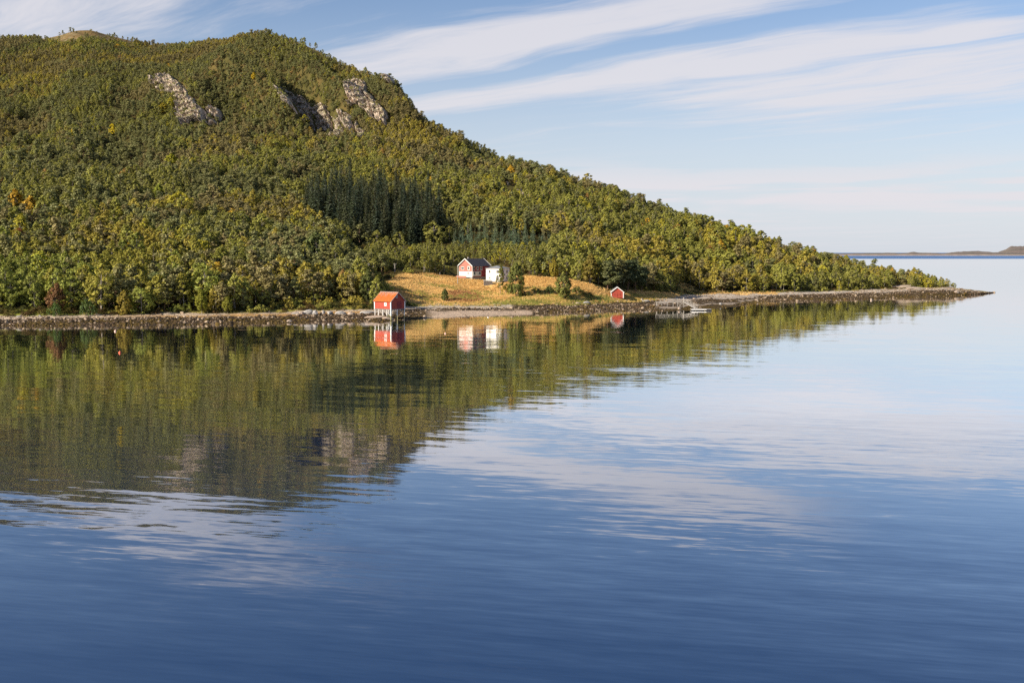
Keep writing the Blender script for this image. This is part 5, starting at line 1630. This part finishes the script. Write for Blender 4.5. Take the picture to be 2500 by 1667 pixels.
for kind in ('birch', 'pine', 'spruce', 'young', 'shrub'):
    ids = [i for i, r in enumerate(TREES) if r[0] == kind]
    seen = sorted([i for i in ids if VIS[i] > 6 and not TREES[i][13] and -5 < TREES[i][10] < 2505], key=lambda i: -VIS[i])[:290]
    top = set(seen)
    for i in seen:
        _, k, x, y, z, s, sw, rz, tint, tone, u, v, dv, _b = TREES[i]
        where, grp = zone(kind, u, v, y, dv)
        hgt = FORMS[kind][k].h * s
        if kind == 'shrub':
            size = 'small' if s < .75 else ('middling' if s < 1.0 else 'large')
        elif kind == 'spruce':
            size = 'towering' if s > 1.04 else ('tall' if s > .94 else 'shorter')
        elif kind == 'young':
            size = 'tall' if s > 1.3 else ('biggish' if s > 1.12 else ('middling' if s > .92 else 'small'))
        else:
            size = 'tall' if hgt > 8.6 else ('middling' if hgt > 6.4 else 'small')
        build = 'broad' if sw / s > 1.1 else ('slender' if sw / s < .93 else 'full')
        plant(kind, k, x, y, s, rz, tint, '%s %s %s %s %s' % (size, build, tone, WORD[kind], where), '%s: %s' % (WORD[kind], grp), sw)
    rest = [i for i in ids if i not in top]
    if rest:
        nm = {'birch': 'birch_forest', 'pine': 'pine_forest', 'spruce': 'spruce_forest', 'young': 'spruce_undergrowth', 'shrub': 'shrub_undergrowth'}[kind]
        lb = {'birch': 'mass of autumn birch forest covering the hillside', 'pine': 'mass of pine forest covering the hillside', 'spruce': 'dense rear mass of the dark spruce stand',
              'young': 'rear mass of small young spruces', 'shrub': 'low scrub along the forest edge'}[kind]
        R = [TREES[i] for i in rest]
        stuff(nm, lb, {'birch': 'forest', 'pine': 'forest', 'spruce': 'forest', 'young': 'undergrowth', 'shrub': 'undergrowth'}[kind], [f.both for f in FORMS[kind]], [(r[2], r[3], r[4] - .15) for r in R], [r[1] for r in R],
              [(0, 0, r[7]) for r in R], [(r[6], r[6], r[5]) for r in R], [r[8] for r in R])
print('trees', len(TREES))

# ------------------------------------------------------------------ low scrub and heather under the trees
def scrub():
    g = np.random.default_rng(77)
    n = 40000
    y = 290 * (1180 / 290) ** g.uniform(0, 1, n)
    u = g.uniform(-250, 2320, n)
    z = np.zeros(n)
    for _ in range(3):
        x = x_at(u, y, z)
        z = height(x, y)
    Ys, _ = layers(u)
    v = uv(x, y, z)[1]
    ok = (y > Ys[1] + .5) & (y < Ys[7] + 25) & (z > .8) & ~inpoly(u, v, MEADOW)
    for pu, pv, ru, rv in PADS[:5]:
        ok &= ((u - pu) / ru) ** 2 + ((v - pv) / rv) ** 2 > 1
    for _, p in CLIFFS:
        ok &= ~(inpoly(u, v, p) & (g.uniform(size=n) < .93))
    moor = inpoly(u, v, MOOR[0]) | inpoly(u, v, MOOR[1])
    x, y, z, u, v = x[ok], y[ok], z[ok], u[ok], v[ok]
    moor = moor[ok]
    m = len(x)
    stp = (height(x, y + 4) - height(x, y - 4)) / 8 > .6
    s = np.where(moor, g.uniform(.12, .3, m), g.uniform(.25, .8, m) * np.where(stp, 1.5, 1.0))
    c = np.array([(0.10, 0.10, 0.024), (0.075, 0.085, 0.022), (0.15, 0.12, 0.03), (0.13, 0.08, 0.03)])[g.integers(0, 4, m)]
    c = np.where(moor[:, None], np.array([0.17, 0.115, 0.045]), c) * g.uniform(.75, 1.2, (m, 1))
    stuff('heath_undergrowth', 'low heather and bilberry scrub under the trees', 'undergrowth', [f.both for f in FORMS['shrub']], np.stack([x, y, z - .1], 1), g.integers(0, 3, m),
          np.stack([0 * x, 0 * x, g.uniform(0, 6.28, m)], 1), np.stack([s * 1.2, s * 1.2, s * .8], 1), c)
scrub()

# ------------------------------------------------------------------ shore stones
STONES = [new_mesh('stone', *rock_mesh(s, 8, 6, .8, .62), [M['stone']]) for s in (101, 102, 103, 104, 105)]
def stones():
    g = np.random.default_rng(5)
    n = 42000
    u = np.concatenate([g.uniform(-60, 2428, n), g.uniform(-300, -60, 1200)])
    n = len(u)
    Ys, _ = layers(u)
    t = g.uniform(-.06, 1.08, n)
    y = Ys[0] + t * (Ys[1] - Ys[0])
    z = np.zeros(n)
    for _ in range(2):
        x = x_at(u, y, z)
        z = height(x, y)
    v = uv(x, y, z)[1]
    p = np.where(t < .70, 1.0, 0.16)
    p = np.where((u > 1040) & (u < 1300) & (t < .48), .015, p)
    p = np.where((u > 1000) & (u < 1250) & (t > .78), .12, p)
    p = np.where((u > 1610) & (u < 1840), np.where(np.sin(t * 17 + fbm(x / 9, y / 9, 3, 31) * 5) > .3, .06, .75), p)
    p = np.where((u > 2080), np.where(t < 1.0, 1.0, .4), p)
    p = p * (0.45 + 0.9 * fbm(x / 5, y / 5, 2, 19))
    ok = (g.uniform(size=n) < p) & (z > -.35)
    x, y, z, u, v, t = x[ok], y[ok], z[ok], u[ok], v[ok], t[ok]
    m = len(x)
    r = np.clip(g.lognormal(-1.80, .58, m), .06, .95)
    w = g.uniform(size=m)
    pal = np.clip(.22 + .25 * (t - .3), .08, .6)
    c = np.where((w < pal)[:, None], np.array([.33, .26, .18]), np.where((w < .62)[:, None], np.array([.085, .055, .028]), np.array([.04, .029, .016])))
    c = np.where(((t > .7) & (w > pal))[:, None], np.array([.17, .13, .085]), c)
    c = c * g.uniform(.7, 1.25, (m, 1))
    weed = (t < .45) & (fbm(x / 8, y / 8, 3, 31) > .5) & (g.uniform(size=m) < .7)
    c = np.where(weed[:, None], np.array([.075, .052, .012]) * g.uniform(.6, 1.5, (m, 1)), c)
    k = g.integers(0, 5, m)
    rz = np.stack([g.uniform(-.4, .4, m), g.uniform(-.4, .4, m), g.uniform(0, 6.28, m)], 1)
    order = np.argsort(-(r / y) * ((u > 0) & (u < 2430)))
    big = order[:280]
    for i in big:
        o = link('shore_stone', STONES[k[i]], None, (float(x[i]), float(y[i]), float(z[i]) + r[i] * .15))
        o.scale = (float(r[i]),) * 3
        o.rotation_euler = rz[i]
        o['tint'] = [float(q) for q in c[i]]
        tone = 'pale' if c[i][0] > .22 else ('brown' if c[i][0] > .055 else 'dark weed-covered')
        where = ('on the shore opposite the buoys' if u[i] < 330 else 'on the shore below the dry grass strip' if u[i] < 640 else 'below the big shore boulders' if u[i] < 900 else 'around the stilted boathouse' if u[i] < 1050 else
                 'above the sandy beach' if u[i] < 1320 else 'below the small red boathouse' if u[i] < 1590 else 'beside the pier and mud bay' if u[i] < 1850 else 'on the shore toward the point' if u[i] < 2150 else 'on the tip of the point')
        pos = 'at the waterline' if t[i] < .2 else ('in the weedy band' if t[i] < .7 else 'high on the beach')
        tag(o, '%s stone %s %s' % (tone, pos, where), 'stone', 'stones ' + where)
    rest = order[280:]
    stuff('shore_pebbles', 'countless small stones and weed along the waterline', 'stones', STONES, np.stack([x, y, z + r * .12], 1)[rest], k[rest], rz[rest], np.stack([r, r, r], 1)[rest], c[rest])
stones()

# ------------------------------------------------------------------ meadow grass
def grass():
    g = np.random.default_rng(9)
    tufts = []
    for q in range(3):
        mb = MB()
        for _ in range(11):
            a, rr, h = g.uniform(0, 6.28), g.uniform(0, .35), g.uniform(.45, 1.0)
            bx, by = math.cos(a) * rr, math.sin(a) * rr
            lx, ly = g.normal(0, .2, 2)
            wv = g.normal(size=2)
            wv = wv / np.linalg.norm(wv) * .07
            mb.quad((bx - wv[0], by - wv[1], -.1), (bx + wv[0], by + wv[1], -.1), (bx + lx + wv[0] * .4, by + ly + wv[1] * .4, h), (bx + lx - wv[0] * .4, by + ly - wv[1] * .4, h))
        tufts.append(new_mesh('tuft', mb.v, mb.f, [M['grass']]))
    n = 60000
    u, y = g.uniform(925, 1920, n), g.uniform(395, 552, n)
    z = np.zeros(n)
    for _ in range(2):
        x = x_at(u, y, z)
        z = height(x, y)
    v = uv(x, y, z)[1]
    wu, wv_ = (fbm(x / 7, y / 7, 3, 51) - .5) * 26, (fbm(x / 7, y / 12, 3, 57) - .5) * 9
    ok = inpoly(u + wu, v + wv_, MEADOW) | inpoly(u + wu, v + wv_, CLEAR2)
    for pu, pv, ru, rv in ((1155, 671, 46, 13), (1216, 680, 30, 14), (1507, 731, 22, 6), (1192, 697, 14, 4)):
        ok &= ((u - pu) / ru) ** 2 + ((v - pv) / rv) ** 2 > 1
    x, y, z, u, v, wu, wv_ = x[ok], y[ok], z[ok], u[ok], v[ok], wu[ok], wv_[ok]
    m = len(x)
    n1, n2 = fbm(x / 9, y / 9, 4, 31), fbm(x / 30, y / 12, 3, 44)
    c = np.where((n2 > .56)[:, None], np.array([.56, .34, .125]), np.array([.68, .455, .19]))
    gr = inpoly(u + wu, v + wv_, GREENY) & (g.uniform(size=m) < .55)
    c = np.where(gr[:, None], np.where((n1 > .5)[:, None], np.array([.20, .22, .042]), np.array([.38, .32, .07])), c)
    c = np.where((inpoly(u + wu, v + wv_, REDDISH) & (g.uniform(size=m) < .9))[:, None], np.array([.36, .17, .075]), c)
    pat = fbm(x / 16, y / 8, 3, 101) + .12 * (v - 712) / 35
    c = np.where(((pat > .66) & (g.uniform(size=m) < .8))[:, None], np.array([.30, .27, .07]), c)
    c = c * g.uniform(.85, 1.12, (m, 1)) * (0.78 + 0.44 * fbm(x / 5, y / 5, 2, 103))[:, None]
    s = g.uniform(.28, .62, m) * np.where(gr, .8, 1.0)
    stuff('meadow_grass', 'dry golden grass of the meadow with greener patches', 'grass', tufts, np.stack([x, y, z], 1), g.integers(0, 3, m), np.stack([0 * x, 0 * x, g.uniform(0, 6.28, m)], 1), np.stack([s * 1.3, s * 1.3, s], 1), c)
grass()
